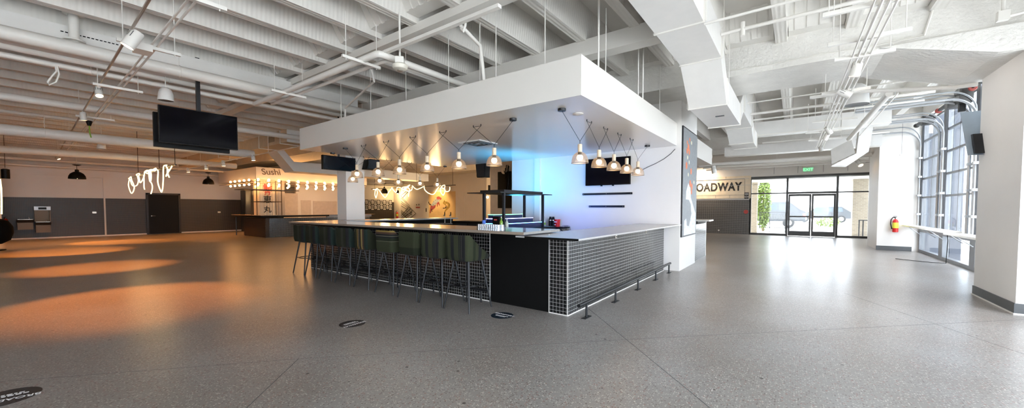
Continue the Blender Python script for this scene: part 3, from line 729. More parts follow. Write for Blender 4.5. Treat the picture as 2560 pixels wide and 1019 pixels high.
for xx,cc,lab in ((1066,REDW,'small patterned red menu card on the dark back bar'),(1045,WINK,'folded grey leaflet on the dark back bar left of the red card'),(1090,WINK,'folded grey leaflet on the dark back bar right of the red card')):
    p=aty(xx,555,8.35); tag(MB().box((p.x-.09,8.40,.72),(p.x+.07,8.425,.84)).build('menu_card',cc),lab,'card')
# television hanging over the left edge of the soffit and dark speaker boxes
p0=atx(797,386,-10.0); p1_=atx(879,409,-10.0)
t=empty('hanging_television',(-9.85,(p0.y+p1_.y)/2,2.2),'black screen hanging under the far left edge of the soffit','television')
Bx((-9.88,p0.y,2.43),(-9.80,p1_.y+.0,2.80)).build('casing',BLACK,t); Bx((-9.80,p0.y+.02,2.45),(-9.797,p1_.y-.02,2.79)).build('screen',SCREEN,t)
MB().tube([(-9.84,(p0.y+p1_.y)/2,2.79),(-9.84,(p0.y+p1_.y)/2,ZJ)],.02).build('pole',BLKMET,t)
p=aty(928,410,9.5)
t=empty('loudspeaker',(-9.6,6.5,2.4),'black loudspeaker under the soffit just right of the white column','loudspeaker')
pa=atx(912,405,-9.6); pb=atx(944,425,-9.6)
MB().hexa([(-9.75,pa.y,2.50),(-9.5,pa.y,2.50),(-9.5,pb.y,2.50),(-9.75,pb.y,2.50),(-9.80,pa.y+.1,2.79),(-9.5,pa.y+.1,2.79),(-9.5,pb.y,2.79),(-9.80,pb.y,2.79)]).build('cabinet',BLACK,t)
MB().box((-9.505,pa.y+.05,2.53),(-9.495,pb.y-.03,2.77)).build('grille',BLKMET,t)
pa=aty(1194,412,9.3); pb=aty(1217,443,9.3)
t=empty('loudspeaker',((pa.x+pb.x)/2,9.3,pb.z),'black wedge loudspeaker above the left end of the shelf tower','loudspeaker')
MB().hexa([(pa.x+.06,9.2,pb.z),(pb.x,9.2,pb.z),(pb.x,9.45,pb.z),(pa.x+.06,9.45,pb.z),(pa.x,9.2,pa.z+.02),(pb.x+.02,9.2,pa.z+.02),(pb.x+.02,9.45,pa.z+.02),(pa.x,9.45,pa.z+.02)]).build('cabinet',BLACK,t)
MB().box((pa.x+.05,9.19,pb.z+.03),(pb.x-.01,9.2,pa.z)).build('grille',BLKMET,t); MB().tube([((pa.x+pb.x)/2,9.33,pa.z),((pa.x+pb.x)/2,9.33,2.82 if False else 3.8)],.012).build('bracket',BLKMET,t)
# ---------------------------------------------------------------- floor discs
def disc(cx,cy,r,ang,lab,m,big=None):
    t=empty('floor_decal',(cx,cy,0),lab,'floor sticker','round lettered stickers on the floor')
    MB().lathe((cx,cy,.0012),[(r,0),(r,.0012)],48).build('vinyl',m,t)
    xd=Vector((math.cos(ang),math.sin(ang),0)); yd=Vector((-math.sin(ang),math.cos(ang),0))
    o=Vector((cx,cy,.0026))
    text('lettering','BROADWAY',r*.36,WINK,o+yd*r*.32,xd,yd,t,.0004)
    mm=MB(); random.seed(int(cx*100))
    for row_,w in ((-.18,.62),(-.36,.48)):
        u=-w
        while u<w:
            l=random.uniform(.07,.16); q=o+xd*(u*r)+yd*(row_*r); a=xd*(l*r); b=yd*(.10*r)
            mm.poly([q,q+a,q+a+b,q+b],(0,0,.0008)); u+=l+.05
    mm.build('small_print',WINK,t)
DV=mat('dark_vinyl',(.02,.02,.024),.4)
def angof(a,b): d=atz(*b,0)-atz(*a,0); return math.atan2(d.y,d.x)
disc(-4.34,2.545,.15,angof((907,804),(865,816)),'round dark lettered sticker on the brown floor in front of the middle stools',DV)
disc(-3.08,3.93,.15,angof((1243,783),(1277,790)),'round navy lettered sticker on the floor by the nearest stool',mat('navy_vinyl',(.01,.02,.035),.4))
disc(-4.72,-.02,.18,angof((88,994),(0,1013)),'round brown lettered sticker cut by the lower left of the view',DV)
# ================================================================ CEILING SERVICES
def rod(m,x,y,z0,z1=ZJ,r=.006): m.tube([(x,y,z0),(x,y,z1)],r,6)
def strut_bar(t,x,y0,y1,z):
    Bx((x-.02,y0,z-.04),(x+.02,y1,z)).build('hanger_bar',PIPE,t)
    m=MB(); rod(m,x,y0+.06,z-.06); rod(m,x,y1-.06,z-.06); m.build('hanger_rod',PIPE,t)
# lamp head of the track
def track_head(p,d,lab,grp,spot=0,col=(1,.62,.32),drop=.12,ang=70,sc=1.):
    t=empty('track_spotlight',p,lab,'spotlight',grp); p=Vector(p); d=Vector(d).normalized()
    q=p+Vector((0,0,-drop))
    MB().box((p.x-.03,p.y-.02,p.z-.04),(p.x+.03,p.y+.02,p.z)).tube([p,q],.01,8).build('stem',PIPE,t)
    c=q
    prof=[(.001,-.11),(.045,-.105),(.052,-.09),(.055,.07),(.050,.075)]
    M=d.to_track_quat('Z','Y').to_matrix()
    m=MB().lathe((0,0,0),[(r*sc,z*sc) for r,z in prof],20,False); m.v=[c+M@v for v in m.v]; m.build('housing',PIPE,t)
    m=MB()
    for k in range(7):
        a=k*PI/6+.3; m.lathe((0,0,0),[(.0001,0)],3,False) if False else None
        P=[]
        for (da,z) in ((-.05,-.08),(.05,-.08),(.05,-.02),(-.05,-.02)): P.append(Vector((.0562*math.cos(a+da),.0562*math.sin(a+da),z))*sc)
        n=(P[0]+P[1]).normalized()*.0012; m.poly(P,n)
    m.v=[c+M@v for v in m.v]; m.build('cooling_slot',GREYB,t)
    m=MB().lathe((0,0,0),[(.048*sc,.062*sc),(.0001,.07*sc)],20,False); m.v=[c+M@v for v in m.v]; m.build('lens',BULB,t)
    if spot:
        l=light('spot_beam','SPOT',c+d*.09*sc,spot,col,.05,t,spot_size=R(ang),spot_blend=.6); aim(l,d)
    return t
# --- left track bundle (runs to the left wall)
zt_=3.55
tr=empty('lighting_track',(-10,1.05,zt_),'long bare metal light track with twin conduits running to the left wall','track')
def lp(x,y,z=zt_): return atz(x,y,z)
pa,pb=lp(437,-30),lp(128,440)
def yl(x): return 1.0+(-x-5)*.025
MB().tube([(-4.2,yl(-4.2)-.02,zt_+.05),(-26,yl(-26)-.02,zt_+.05)],.016,8).build('track_rail',BRASS,tr)
MB().tube([(-4.2,1.20,zt_+.02),(-26,1.62,zt_+.02)],.013,8).tube([(-4.2,1.26,zt_+.02),(-26,1.68,zt_+.02)],.013,8).build('conduit',PIPE,tr)
for x in (-4.9,-6.85,-9.6,-13.2,-16.5,-19.5,-22.5): strut_bar(tr,x,yl(x)-.12,yl(x)+.5,zt_)
Bx((-6.95,1.08,zt_-.11),(-6.72,1.24,zt_-.02)).build('junction_box',PIPE,tr)
G='spotlights on the left track'
for (x,tg,sp,lab,dr) in ((-6.55,None,0,'lit white track spotlight nearest the viewer, tilted with its slotted side visible',.12),(-9.95,(330,750),900,'white slotted track spotlight second on the left track, pointing down',.12),
    (-12.9,(250,668),900,'white slotted track spotlight third on the left track, pointing down',.12),(-17.2,(170,629),1300,'white track spotlight fourth on the left track',.12),(-24.0,(300,604),1300,'white track spotlight at the far end of the left track',.12)):
    p_=Vector((x,yl(x)-.02,zt_+.04)); d=(-.12,-.38,-.75)
    if tg: q_=atz(*tg,0); d=tuple((q_-p_).normalized())
    track_head(p_,d,lab,G,sp,(1,.30,.045),dr,50,1. if tg else 1.25)
tp=Vector((-13.6,1.33,zt_-.02)); t=empty('hanging_plug',tp,'black plug with a short green and white cord hanging from the left track','plug')
MB().box((tp.x-.06,tp.y-.06,tp.z-.02),(tp.x+.06,tp.y+.06,tp.z+.05)).build('outlet_box',STEEL,t); MB().lathe(tp+Vector((0,0,-.14)),[(.03,0),(.06,.10),(.03,.12)],10).build('plug',BLACK,t); MB().tube([tp+Vector((0,0,-.14)),tp+Vector((.02,0,-.3)),tp+Vector((.03,.02,-.42))],.012,6).build('cord',GRN,t)
# --- second cross run above the pendants (double white channels) with struts
tr=empty('cable_tray',(-9,3.3,3.8),'pair of white pipes and a thin channel running beneath the ceiling girder','pipe')
A_,B_=atz(660,266,3.69),atz(1225,-2,3.69); yA=(A_.y+B_.y)/2
Bx((A_.x,yA-.03,3.67),(B_.x,yA+.03,3.71)).build('channel',PIPE,tr)
for k_,(p0,p1,p2) in enumerate((((652,262),(930,127),(1165,212)),((690,262),(948,145),(1120,214)))):
    z_=3.65; a=atz(*p0,z_); b_=atz(*p1,z_); c_=atz(*p2,z_); yy=(a.y+b_.y)/2
    if k_: yy+=.02
    r_=.05 if k_==0 else .03
    MB().tube([(a.x,yy,z_),(b_.x-.06,yy,z_),(b_.x-.015,yy+.02,z_),(b_.x,yy+.07,z_),(b_.x+.0,c_.y+1.2,z_)],r_,10).build('pipe_run',PIPE,tr)
for q in ((855,135),(678,222)):
    p=atz(*q,3.62); strut_bar(tr,p.x,p.y,p.y+.62,3.62)
# --- Y running pipes on the left
def pipe(name,pts,r,lab,cat='pipe',grp=None,m=PIPE,hang=True):
    xs=[Vector(p) for p in pts]; t=empty(name,xs[0],lab,cat,grp)
    MB().tube(xs,r,12).build('run',m,t)
    if hang:
        a,b=xs[0],xs[-1]; L=(b-a).length; n=max(1,int(L/3)); mm=MB(); cl=MB()
        for i in range(n):
            p=a.lerp(b,(i+.5)/n)
            if p.z+r<ZJ-.05: rod(mm,p.x,p.y,p.z+r); cl.tube([(p.x+(r+.006)*math.cos(q*PI/5) if abs((b-a).y)>abs((b-a).x) else p.x, p.y if abs((b-a).y)>abs((b-a).x) else p.y+(r+.006)*math.cos(q*PI/5), p.z+(r+.006)*math.sin(q*PI/5)) for q in range(10)],.005,5,True)
        if mm.v: mm.build('hanger_rod',PIPE,t); cl.build('clamp',PIPE,t)
    return t
GP='painted pipes under the left ceiling'
pipe('round_duct',[(-8.72,-4,3.82),(-8.75,7.9,3.82)],.10,'thick white round pipe crossing the ceiling behind the left track','pipe',GP)
pipe('ceiling_pipe',[(-9.45,-4,3.83),(-9.45,7.9,3.83)],.06,'white pipe just left of the thick round one','pipe',GP)
pipe('ceiling_pipe',[(-9.75,-4,3.76),(-9.75,16,3.76)],.045,'thin white conduit, lowest of the trio left of the thick round pipe','pipe',GP)
pipe('ceiling_pipe',[(-10.0,-4,3.80),(-10.0,7.9,3.80)],.04,'thin white conduit farthest left of the trio by the thick pipe','pipe',GP)
pipe('ceiling_pipe',[(-13.0,-2,3.70),(-13.0,17.5,3.70)],.08,'pale pipe over the left screen','pipe',GP)
pipe('round_duct',[(-15.7,-4,3.36),(-15.7,5.5,3.36)],.14,'thick pale round duct running behind the hanging left screen','pipe',GP)
pipe('round_duct',[(-20.55,-4,3.22),(-20.55,2.6,3.37),(-20.55,6.5,3.34)],.12,'pale round duct near the left wall, bent at its near end','pipe',GP)
pipe('ceiling_pipe',[(-25.5,-4,3.45),(-25.5,20,3.45)],.05,'slim pale pipe near the left wall above the black dome lamps','pipe',GP)
pipe('ceiling_pipe',[(-27,-4,3.30),(-27,20,3.30)],.045,'slim pale pipe closest to the left wall','pipe',GP)
pipe('ceiling_pipe',[(-16.3,-2,3.9),(-16.3,5.4,3.9)],.05,'slim pale pipe between the screen and the round duct','pipe',GP)
# rectangular white duct lying just above the pipes at left
t=empty('ceiling_duct',(-8.2,2,3.95),'flat white duct with punched slots above the thick left pipe','duct')
Bx((-9.6,-4,3.84),(-8.97,5.5,4.20)).build('casing',DUCT,t)
mm=MB()
for k in range(2):
    for q in range(14): mm.box((-8.75+.0,0.55+q*.05,3.975),(-8.75+.012,.58+q*.05,3.98)) if False else mm.box((-8.969,.62+q*.045,3.93+.16*k),(-8.965,.65+q*.045,3.945+.16*k))
mm.build('slot_row',BLACK,t)
# vertical pipe with collars at upper left
p=atz(185,80,4.1); pb_=Vector((p.x,p.y,3.9))
t=empty('drop_pipe',(p.x,p.y,3.85),'stout white vertical pipe with two flanged collars at the upper left','pipe')
MB().tube([(p.x,p.y,3.85),(p.x,p.y,ZS)],.06,14).build('run',PIPE,t)
for z in (3.95,4.35): MB().lathe((p.x,p.y,z),[(.062,0),(.12,.01),(.12,.03),(.062,.05)],16).build('collar',PIPE,t)
# small drop pipe with trap near soffit
q0,q1,q2,q3=[aty(*c,4.25) for c in ((1163,30),(1164,70),(1192,110),(1195,205))]
t=empty('drop_pipe',(q3.x,4.25,3.0),'thin white vent pipe bending down onto the bar soffit','pipe')
MB().tube([(q0.x,4.1,4.24),(q1.x,4.15,q1.z),(q2.x,4.33,q2.z),(q3.x,4.40,q3.z),(q3.x,4.42,3.32)],.028,10).build('run',PIPE,t)
MB().tube([(q1.x,4.15,q1.z-.05),(q1.x+.05,4.15,q1.z-.10),(q1.x+.09,4.15,q1.z-.02),(q1.x+.09,4.15,4.24)],.02,8).build('trap',PIPE,t)
q=atz(905,215,3.6); tag(MB().tube([(q.x,q.y+.2,3.95),(q.x,q.y+.25,3.75),(-8.0,4.6,3.62),(-8.0,4.6,3.32)],.02,8).build('drop_pipe',PIPE),'thin conduit dropping onto the left part of the bar soffit','pipe')
# soffit hangers
mm=MB()
for (x,y,r) in ((aty(1200,200,4.45).x,4.45,.008),(-5.7,4.45,.006),(-4.6,4.45,.006),(-3.6,4.45,.007),(-6.8,4.45,.006),(-2.2,4.95,.013),(-2.2,5.2,.007),(-2.2,6.6,.010),(-2.2,6.85,.013),(-2.2,7.9,.007),(-7.9,4.45,.007),(-2.75,4.45,.007)):
    rod(mm,x,y,3.32,ZJ if r<.01 else ZS,r)
mm.build('hanger_rod',PIPE,so)
# octagonal detector on a pole
p=atz(1000,172,3.45)
t=empty('ceiling_detector',p,'cream round fixture with square mount on a white pole above the soffit','ceiling fixture')
rod(mm2:=MB(),p.x,p.y,3.6,ZJ,.014); mm2.build('pole',PIPE,t)
MB().lathe((p.x,p.y,3.52),[(.075,0),(.085,.0),(.085,.09),(.06,.1)],4).build('mount_box',PIPE,t)
MB().lathe((p.x,p.y,3.43),[(.05,0),(.095,.015),(.11,.04),(.11,.07),(.08,.09)],24).build('body',mat('cream_plastic',(.72,.69,.6),.4),t)
MB().lathe((p.x,p.y,3.405),[(.02,0),(.04,.01),(.04,.025)],12).build('lens',STEEL,t)
# cone speakers
def cone(p,s,lab,m=DUCT):
    t=empty('cone_speaker',p,lab,'loudspeaker','white cone loudspeakers'); x,y,z=p
    MB().lathe(p,[(.16*s,0),(.165*s,.02*s),(.15*s,.18*s),(.12*s,.28*s),(.06*s,.33*s),(.001,.34*s)],24,False).build('housing',m,t)
    MB().lathe((x,y,z+.005),[(.155*s,0),(.001,.01)],24,False).build('grille',GREYB,t)
    m2=MB(); rod(m2,x,y,z+.33*s,ZJ,.008); m2.build('hanger_rod',PIPE,t)
a=atz(415,252,3.4); cone((a.x,a.y,3.4),.72,'white cone loudspeaker hanging above the black hanging screen')
a=atz(254,372,3.2); cone((a.x,a.y,3.2),.62,'white cone loudspeaker hanging left of the neon tube')
cone((aty(2140,262,8.6+1.6).x,10.2,aty(2140,262,10.2).z),1.25,'large white bell loudspeaker hanging by the right light track')
# hanging TV pair
t=empty('hanging_television',(-9,2.25,2.55),'big black screen hung from the ceiling on a black pole at the left','television')
ta,tb=atx(395,260,-9),atx(593,293,-9); tc_,td=atx(586,376,-9),atx(391,352,-9)
zt1=(ta.z+tb.z)/2; zt0=(tc_.z+td.z)/2
Bx((-9.05,ta.y,zt0),(-9.0,tb.y,zt1)).build('casing',BLACK,t); Bx((-9.0,ta.y+.015,zt0+.02),(-8.996,tb.y-.015,zt1-.015)).build('screen',SCREEN,t)
ym=(ta.y+tb.y)/2
MB().box((-9.14,ym-.03,zt1-.2),(-9.08,ym+.03,ZJ)).box((-9.25,ym-.12,zt1-.35),(-9.05,ym+.12,zt1-.2)).build('pole',BLKMET,t)
t=empty('hanging_television',(-9.3,2.2,2.5),'second black screen, back to back behind the big left one','television')
MB().box((-9.33,ta.y-.02,zt0-.05),(-9.26,tb.y-.06,zt1-.09)).build('casing',BLACK,t); Bx((-9.335,ta.y,zt0-.03),(-9.33,tb.y-.08,zt1-.11)).build('screen',SCREEN,t)
# --- supply duct at the left with sloped branch, brown light coloured into its main run
def ybox(n,t,pts,w,h,m):  # pts (y,z) profile at x
    pass
zb=3.55
A=atz(717,354,zb); Yd=A.y
t=empty('supply_duct',(A.x,Yd,zb),'long square duct crossing above the sushi kiosk with a branch sloping down','duct')
Bx((-25.5,Yd,zb),(A.x,Yd+.65,zb+.40)).build('main_run',DUCTLIT,t)
for x in (-13.6,-15.3,-17.2,-19.5): Bx((x-.02,Yd-.02,zb-.02),(x+.02,Yd+.67,zb+.42)).build('flange',PIPE,t)
Bx((A.x,Yd,zb),(A.x+.01,Yd+.65,zb+.40)).build('end_panel',DUCT,t)
Bx((A.x-.6,Yd+.65,zb),(A.x,7.95,zb+.40)).build('branch',DUCT,t)
b0=atx(690,388,-15.5); b1=atx(735,428,-15.5); b2=atx(735,404,-15.5)
h=b2.z-b1.z; ya=Yd+.65
MB().hexa([(-16.3,ya,zb),(-15.5,ya,zb),(-15.5,b1.y,b1.z),(-16.3,b1.y,b1.z),(-16.3,ya,zb+.35),(-15.5,ya,zb+.35),(-15.5,b2.y,b2.z),(-16.3,b2.y,b2.z)]).build('sloped_branch',DUCT,t)
Bx((-16.3,b1.y,b1.z),(-15.5,13.5,b2.z)).build('low_run',DUCT,t)
MB().box((A.x-1.6+.2,Yd-.004,zb+.1),(A.x-.9,Yd,zb+.28)).build('stencil',mat('stencil_grey',(.35,.28,.2),.7),t)
# --- main white duct over the right aisle
t=empty('main_duct',(-1.28,6,3.2),'big white rectangular duct stepping down under the beam above the right aisle','duct')
X0,X1=-1.58,-.98
segs=[(-3,3.8),(2.2,3.8),(4.05,3.8),(5.42,3.8),(6.85,3.8),(7.54,3.22),(9.55,3.22),(10.2,3.62),(12.2,3.62),(12.9,3.3),(14.0,3.3)]
hh=.44
for (y0,z0),(y1,z1) in zip(segs[:-1],segs[1:]):
    MB().hexa([(X0,y0,z0),(X1,y0,z0),(X1,y1,z1),(X0,y1,z1),(X0,y0,z0+hh),(X1,y0,z0+hh),(X1,y1,z1+hh),(X0,y1,z1+hh)]).build('casing',DUCT,t)
for (y0,z0) in segs[1:]:
    m=MB(); e=.018
    m.box((X0-e,y0-.012,z0-e),(X1+e,y0+.012,z0)).box((X0-e,y0-.012,z0),(X0,y0+.012,z0+hh)).box((X1,y0-.012,z0),(X1+e,y0+.012,z0+hh)); m.build('flange',PIPE,t)
for (y0,z0) in segs[1:-1]:
    if 7.9<y0<9.7: continue
    m=MB(); rod(m,X0-.03,y0,z0,ZS); rod(m,X1+.03,y0,z0,ZS); m.build('hanger_rod',PIPE,t)
Bx((X0+.3,8.4,3.205),(X0+.45,8.44,3.22)).build('slot',GREYB,t)
# grille facing & long duct across far bay
zz=[aty(1901,337,14).z,aty(1901,305,14).z]
t=empty('cross_duct',(0,14,zz[0]),'pale rectangular duct crossing the right bay under the joists','duct')
Bx((aty(1901,337,14).x-.25,14,zz[0]),(2.0,14.5,zz[1])).build('casing',DUCT,t); Bx((aty(1901,337,14).x-.25,13.985,zz[0]-.02),(2.0,14.0,zz[0]+.015)).build('edge_angle',PIPE,t)
for x in (-.05,1.0): Bx((x,13.99,zz[0]),(x+.02,14.0,zz[1])).build('seam',PIPE,t)
# far big white boxed duct
za,zb2=aty(1813,392,17.0).z,aty(1813,370,17.0).z
t=empty('cross_duct',(0,17,za),'long pale duct in front of the far beam over the entrance side','duct')
Bx((aty(1813,392,17).x,16.8,za),(2.2,17.25,zb2)).build('casing',DUCT,t)
# angular light fixture / hood near far pier
def P(x,y,Y): return aty(x,y,Y)
t=empty('angled_duct',P(2100,390,15.2),'bright white angled duct elbow beside the far pier','duct')
def qd(name,a,b_,c_,d_,th,m,Y_=15.2):
    q=[P(*a,Y_),P(*b_,Y_),P(*c_,Y_),P(*d_,Y_)]; q.sort(key=lambda v:0)
    o=Vector((0,th,0)); MB().hexa([q[3],q[2],q[2]+o,q[3]+o,q[0],q[1],q[1]+o,q[0]+o]).build(name,m,t)
qd('chute',(2152,300),(2187,298),(2172,378),(2141,383),.45,DUCT)
qd('elbow',(2141,383),(2172,378),(2118,414),(2080,413),.45,DUCT)
qd('side_plate',(2077,374),(2128,348),(2138,382),(2079,410),.04,mat('grey_sheet',(.40,.38,.35),.5),15.1)
# --- X-direction conduits and sprinkler pipes of the right bay
GR='thin white pipes crossing the right aisle'
def xp(y,z,x0,x1,r,lab,hang=True): return pipe('sprinkler_pipe',[(x0,y,z),(x1,y,z)],r,lab,'pipe',GR,PIPE,hang)
a=aty(1800,60,6.4); xp(5.4,aty(1960,8,5.4).z,-.97,XR,.016,'thinner white pipe crossing the top of the right aisle',False)
a=aty(1900,62,6.75); T_=xp(6.75,a.z,-.97,XR,.026,'white sprinkler pipe crossing in front of the concrete beam',False)
p=aty(1857,60,6.75); MB().tube([(p.x,6.75,a.z-.10),(p.x,6.75,a.z+.10)],.032,10).build('sprinkler_head',PIPE,T_)
for (yy,py,r,lab) in ((10.6,245,.016,'bent white conduit behind the concrete beam'),(11.4,275,.03,'white pipe first behind the beam'),(12.2,291,.022,'white pipe second behind the beam'),(16.0,352,.03,'white pipe under the cross duct')):
    xp(yy,aty(1960,py,yy).z,-.95,2.25,r,lab)
for (yy,py,r,lab) in ((19.5,400,.08,'thick pale pipe over the entrance side'),(20.4,408,.05,'pale pipe just over the entrance header'),(21.2,415,.03,'slim pale pipe nearest the entrance header')):
    xp(yy,aty(1960,py,yy).z,-3.6,2.3,r,lab)
# cable along the beam face
a=[aty(x,y,8.04) for x,y in ((1815,178),(1920,163),(2030,140),(2170,118),(2310,90))]
a=[Vector((v.x,8.04,v.z)) for v in a]
t=empty('beam_cable',a[0],'thin cables clipped along the rough concrete beam','cable'); MB().tube(a,.008,6).tube([v+Vector((0,0,.02)) for v in a[2:]],.005,5).build('cable',PIPE,t)
MB().tube([a[-1],Vector((a[-1].x+.0,8.04,a[-1].z)),aty(2330,30,8.04),aty(2345,-20,8.04)],.014,6).build('riser',PIPE,t)
# --- right light track bundle
zr_=3.45
t=tr=empty('lighting_track',(.65,9,zr_),'bundle of white conduits and light track running down the right aisle','track')
for dx,r,nm in ((0,.016,'track_rail'),(.06,.012,'conduit'),(.12,.012,'conduit'),(-.06,.010,'conduit')): MB().tube([(.68+dx,-2,zr_),(.60+dx,16.6,zr_)],r,8).build(nm,PIPE,tr)
for (x0,x1,y,z,dz) in ((.30,1.05,6.35,zr_+.02,0),(.40,1.0,6.9,zr_-.02,0),(.35,1.0,8.9,zr_,0),(.3,1.1,11.6,zr_,0),(.2,.95,13.2,zr_,0),(.3,1.1,14.7,zr_,0),(.2,.9,5.3,zr_,0)):
    Bx((x0,y-.02,z),(x1,y+.02,z+.045)).build('hanger_bar',PIPE,tr); m=MB(); rod(m,x0+.05,y,z,ZJ if not 8.0<y<9.5 else 3.82); rod(m,x1-.05,y,z,ZJ if not 8.0<y<9.5 else 3.82); m.build('hanger_rod',PIPE,tr)
G='spotlights on the right track'
for (y,d,lab) in ((7.3,(-.2,.2,-1),'white spotlight on the right track seen from behind, nearest the viewer'),(8.7,(.9,.15,-.55),'large white slotted spotlight on the right track pointing right with a yellow lens'),(12.6,(.3,.3,-.6),'white spotlight on the right track in front of the cross duct'),(13.6,(-.3,.3,-.7),'white spotlight in the middle of the right track cluster'),(16.2,(.2,.2,-1),'square white spotlight at the far end of the right track')):
    track_head((.66,y,zr_-.01),d,lab,G,28 if 8<y<9 else 85,(1,.95,.88),drop=.06,ang=110,sc=1.15)
a=aty(1830,402,18.5)
G='loose spotlights of the entrance side'
for q,Y_,d,lab in (((1785,428),15.0,(.2,0,-1),'small white ceiling fan like fixture left of the banner'),((2148,410),19,(.3,-.4,-.6),'white round spotlight beside the far pier')):
    p=aty(*q,Y_); track_head((p.x,Y_,p.z+.15),d,lab,G,0,sc=1.5)
# small spotlight run before the sushi kiosk
tk=empty('lighting_track',(-17,4.5,3.4),'thin pale light track with small heads crossing toward the sushi kiosk','track')
a0,b0_=atz(425,430,3.12),atz(745,366,3.12); ytk=(a0.y+b0_.y)/2
MB().tube([a0,b0_],.014,6).build('track_rail',PIPE,tk)
m=MB()
for f in (.1,.35,.6,.85): q=a0.lerp(b0_,f); rod(m,q.x,q.y,3.12)
m.build('hanger_rod',PIPE,tk)
for f,lab in ((.22,'small white spotlight farthest left on the track near the sushi kiosk'),(.40,'small white spotlight second from the left on the track near the sushi kiosk'),(.55,'small white spotlight third from the left on the track near the sushi kiosk'),(.76,'small white spotlight nearest the bar on the track near the sushi kiosk')):
    q=a0.lerp(b0_,f); track_head(q,(.05,.1,-1),lab,'small spotlights near the sushi kiosk',0,drop=.08,sc=1.1)
# big sloped pipe right bay
t=pipe('round_duct',[(1.34,9.7,3.5),(1.24,14.9,3.44)],.055,'bright white pipe running away below the track beside the overhead doors','pipe')
t2=pipe('ceiling_pipe',[(.2,9.68,3.62),(1.0,9.66,3.60),(1.34,9.7,3.56),(2.1,9.66,3.46),(2.38,9.66,3.46)],.035,'white conduit turning along the underside of the beam to the near pier','pipe',None,PIPE,False)
pipe('ceiling_pipe',[(1.55,10.3,3.62),(1.5,16,3.55)],.012,'thin wire conduit beside the bright sloping pipe','pipe')
tp=aty(2362,30,8.0); t=empty('drop_pipe',(2.0,7.6,3.8),'short white conduit with a square box at the top right','pipe')
p=aty(2508,28,7.8); MB().tube([(p.x,7.8,p.z),(p.x,7.8,ZJ)],.02,8).build('run',PIPE,t); Bx((p.x-.05,7.76,p.z-.12),(p.x+.05,7.84,p.z)).build('box',PIPE,t); MB().tube([(p.x,7.8,p.z-.08),(2.6,7.9,p.z-.0)],.018,8).build('branch',PIPE,t)
# loop of cable at left ceiling
cp=[atx(x,y,-9.6) for x,y in ((143,165),(148,185),(140,205),(122,213),(119,205),(130,190),(141,178),(139,166))]
t=empty('cable_loop',cp[0],'white cable loop hanging from the ceiling pipes at the upper left','cable'); MB().tube(cp,.012,6).build('cable',PIPE,t)
# speaker near upper soffit left etc done
# ================================================================ OVERHEAD DOOR GEAR
GT='curved lift tracks of the overhead doors'
def lift(y,lab,x0=.9):
    t=empty('lift_track',(XR-.06,y,.8),lab,'door track',GT)
    p=[(XR-.06,y,.8),(XR-.06,y,3.45)]
    for k in range(1,9): a=k*PI/16; p.append((XR-.06-.45*(1-math.cos(a)),y,3.45+.45*math.sin(a)))
    p.append((x0,y,3.90))
    MB().tube(p,.028,4).build('rail',GALV,t)
    p2=[(XR-.06,y+.07,3.3)]+[(XR-.06-.45*(1-math.cos(k*PI/16)),y+.03,3.62+.45*math.sin(k*PI/16)) for k in range(0,9)]+[(x0,y+.03,4.05)]
    MB().tube(p2,.02,4).build('upper_rail',GALV,t)
    m=MB()
    for z in (1.2,1.8,2.4,3.0): m.box((XR-.09,y-.05,z),(XR,y+.05,z+.06))
    m.build('bracket',GALV,t); m=MB(); rod(m,x0+.1,y,4.05); rod(m,1.9,y,4.05); m.build('hanger_rod',GALV,t)
lift(17.72,'galvanised lift track at the left side of the farthest overhead door',2.0)
lift(15.68,'galvanised lift track at the right side of the farthest overhead door',1.3)
lift(15.36,'galvanised lift track at the left side of the middle overhead door',1.3)
lift(13.34,'galvanised lift track at the right side of the middle overhead door',1.2)
lift(13.0,'galvanised lift track at the left side of the nearest overhead door',1.2)
for i,(y0,y1) in enumerate(bays):
    if i==2: y1=12.95; y0=10.2
    if i==0: y1=17.75
    t=empty('torsion_spring',(XR-.22,(y0+y1)/2,4.05),['dark spring shaft above the farthest overhead door','dark spring shaft above the middle overhead door','dark spring shaft above the nearest overhead door'][i],'door spring','spring shafts over the doors')
    MB().tube([(XR-.17,y0,4.07),(XR-.17,y1,4.07)],.016,8).build('shaft',DRKMET,t)
    ymid=(y0+y1)/2
    MB().tube([(XR-.17,ymid-.75,4.07),(XR-.17,ymid-.12,4.07)],.055,12).tube([(XR-.17,ymid+.12,4.07),(XR-.17,ymid+.75,4.07)],.055,12).build('coil',GREYB,t)
    MB().lathe((XR-.17,y1-.12,4.07),[(.06,0),(.07,.01),(.07,.04),(.06,.05)],18,axis=1).build('drum',mat('faded_red',(.25,.04,.03),.5) if i else DRKMET,t)
    Bx((XR-.24,ymid-.1,3.92),(XR-.0,ymid+.1,4.18)).build('centre_bracket',DRKMET,t)
t=empty('door_motor',(XR-.2,13.2,3.85),'dark box motor hanging between the overhead doors','motor')
Bx((XR-.32,13.05,3.80),(XR-.1,13.42,4.15)).build('housing',DRKMET,t); Bx((XR-.3,13.1,3.62),(XR-.2,13.2,3.8)).build('box',BLACK,t)
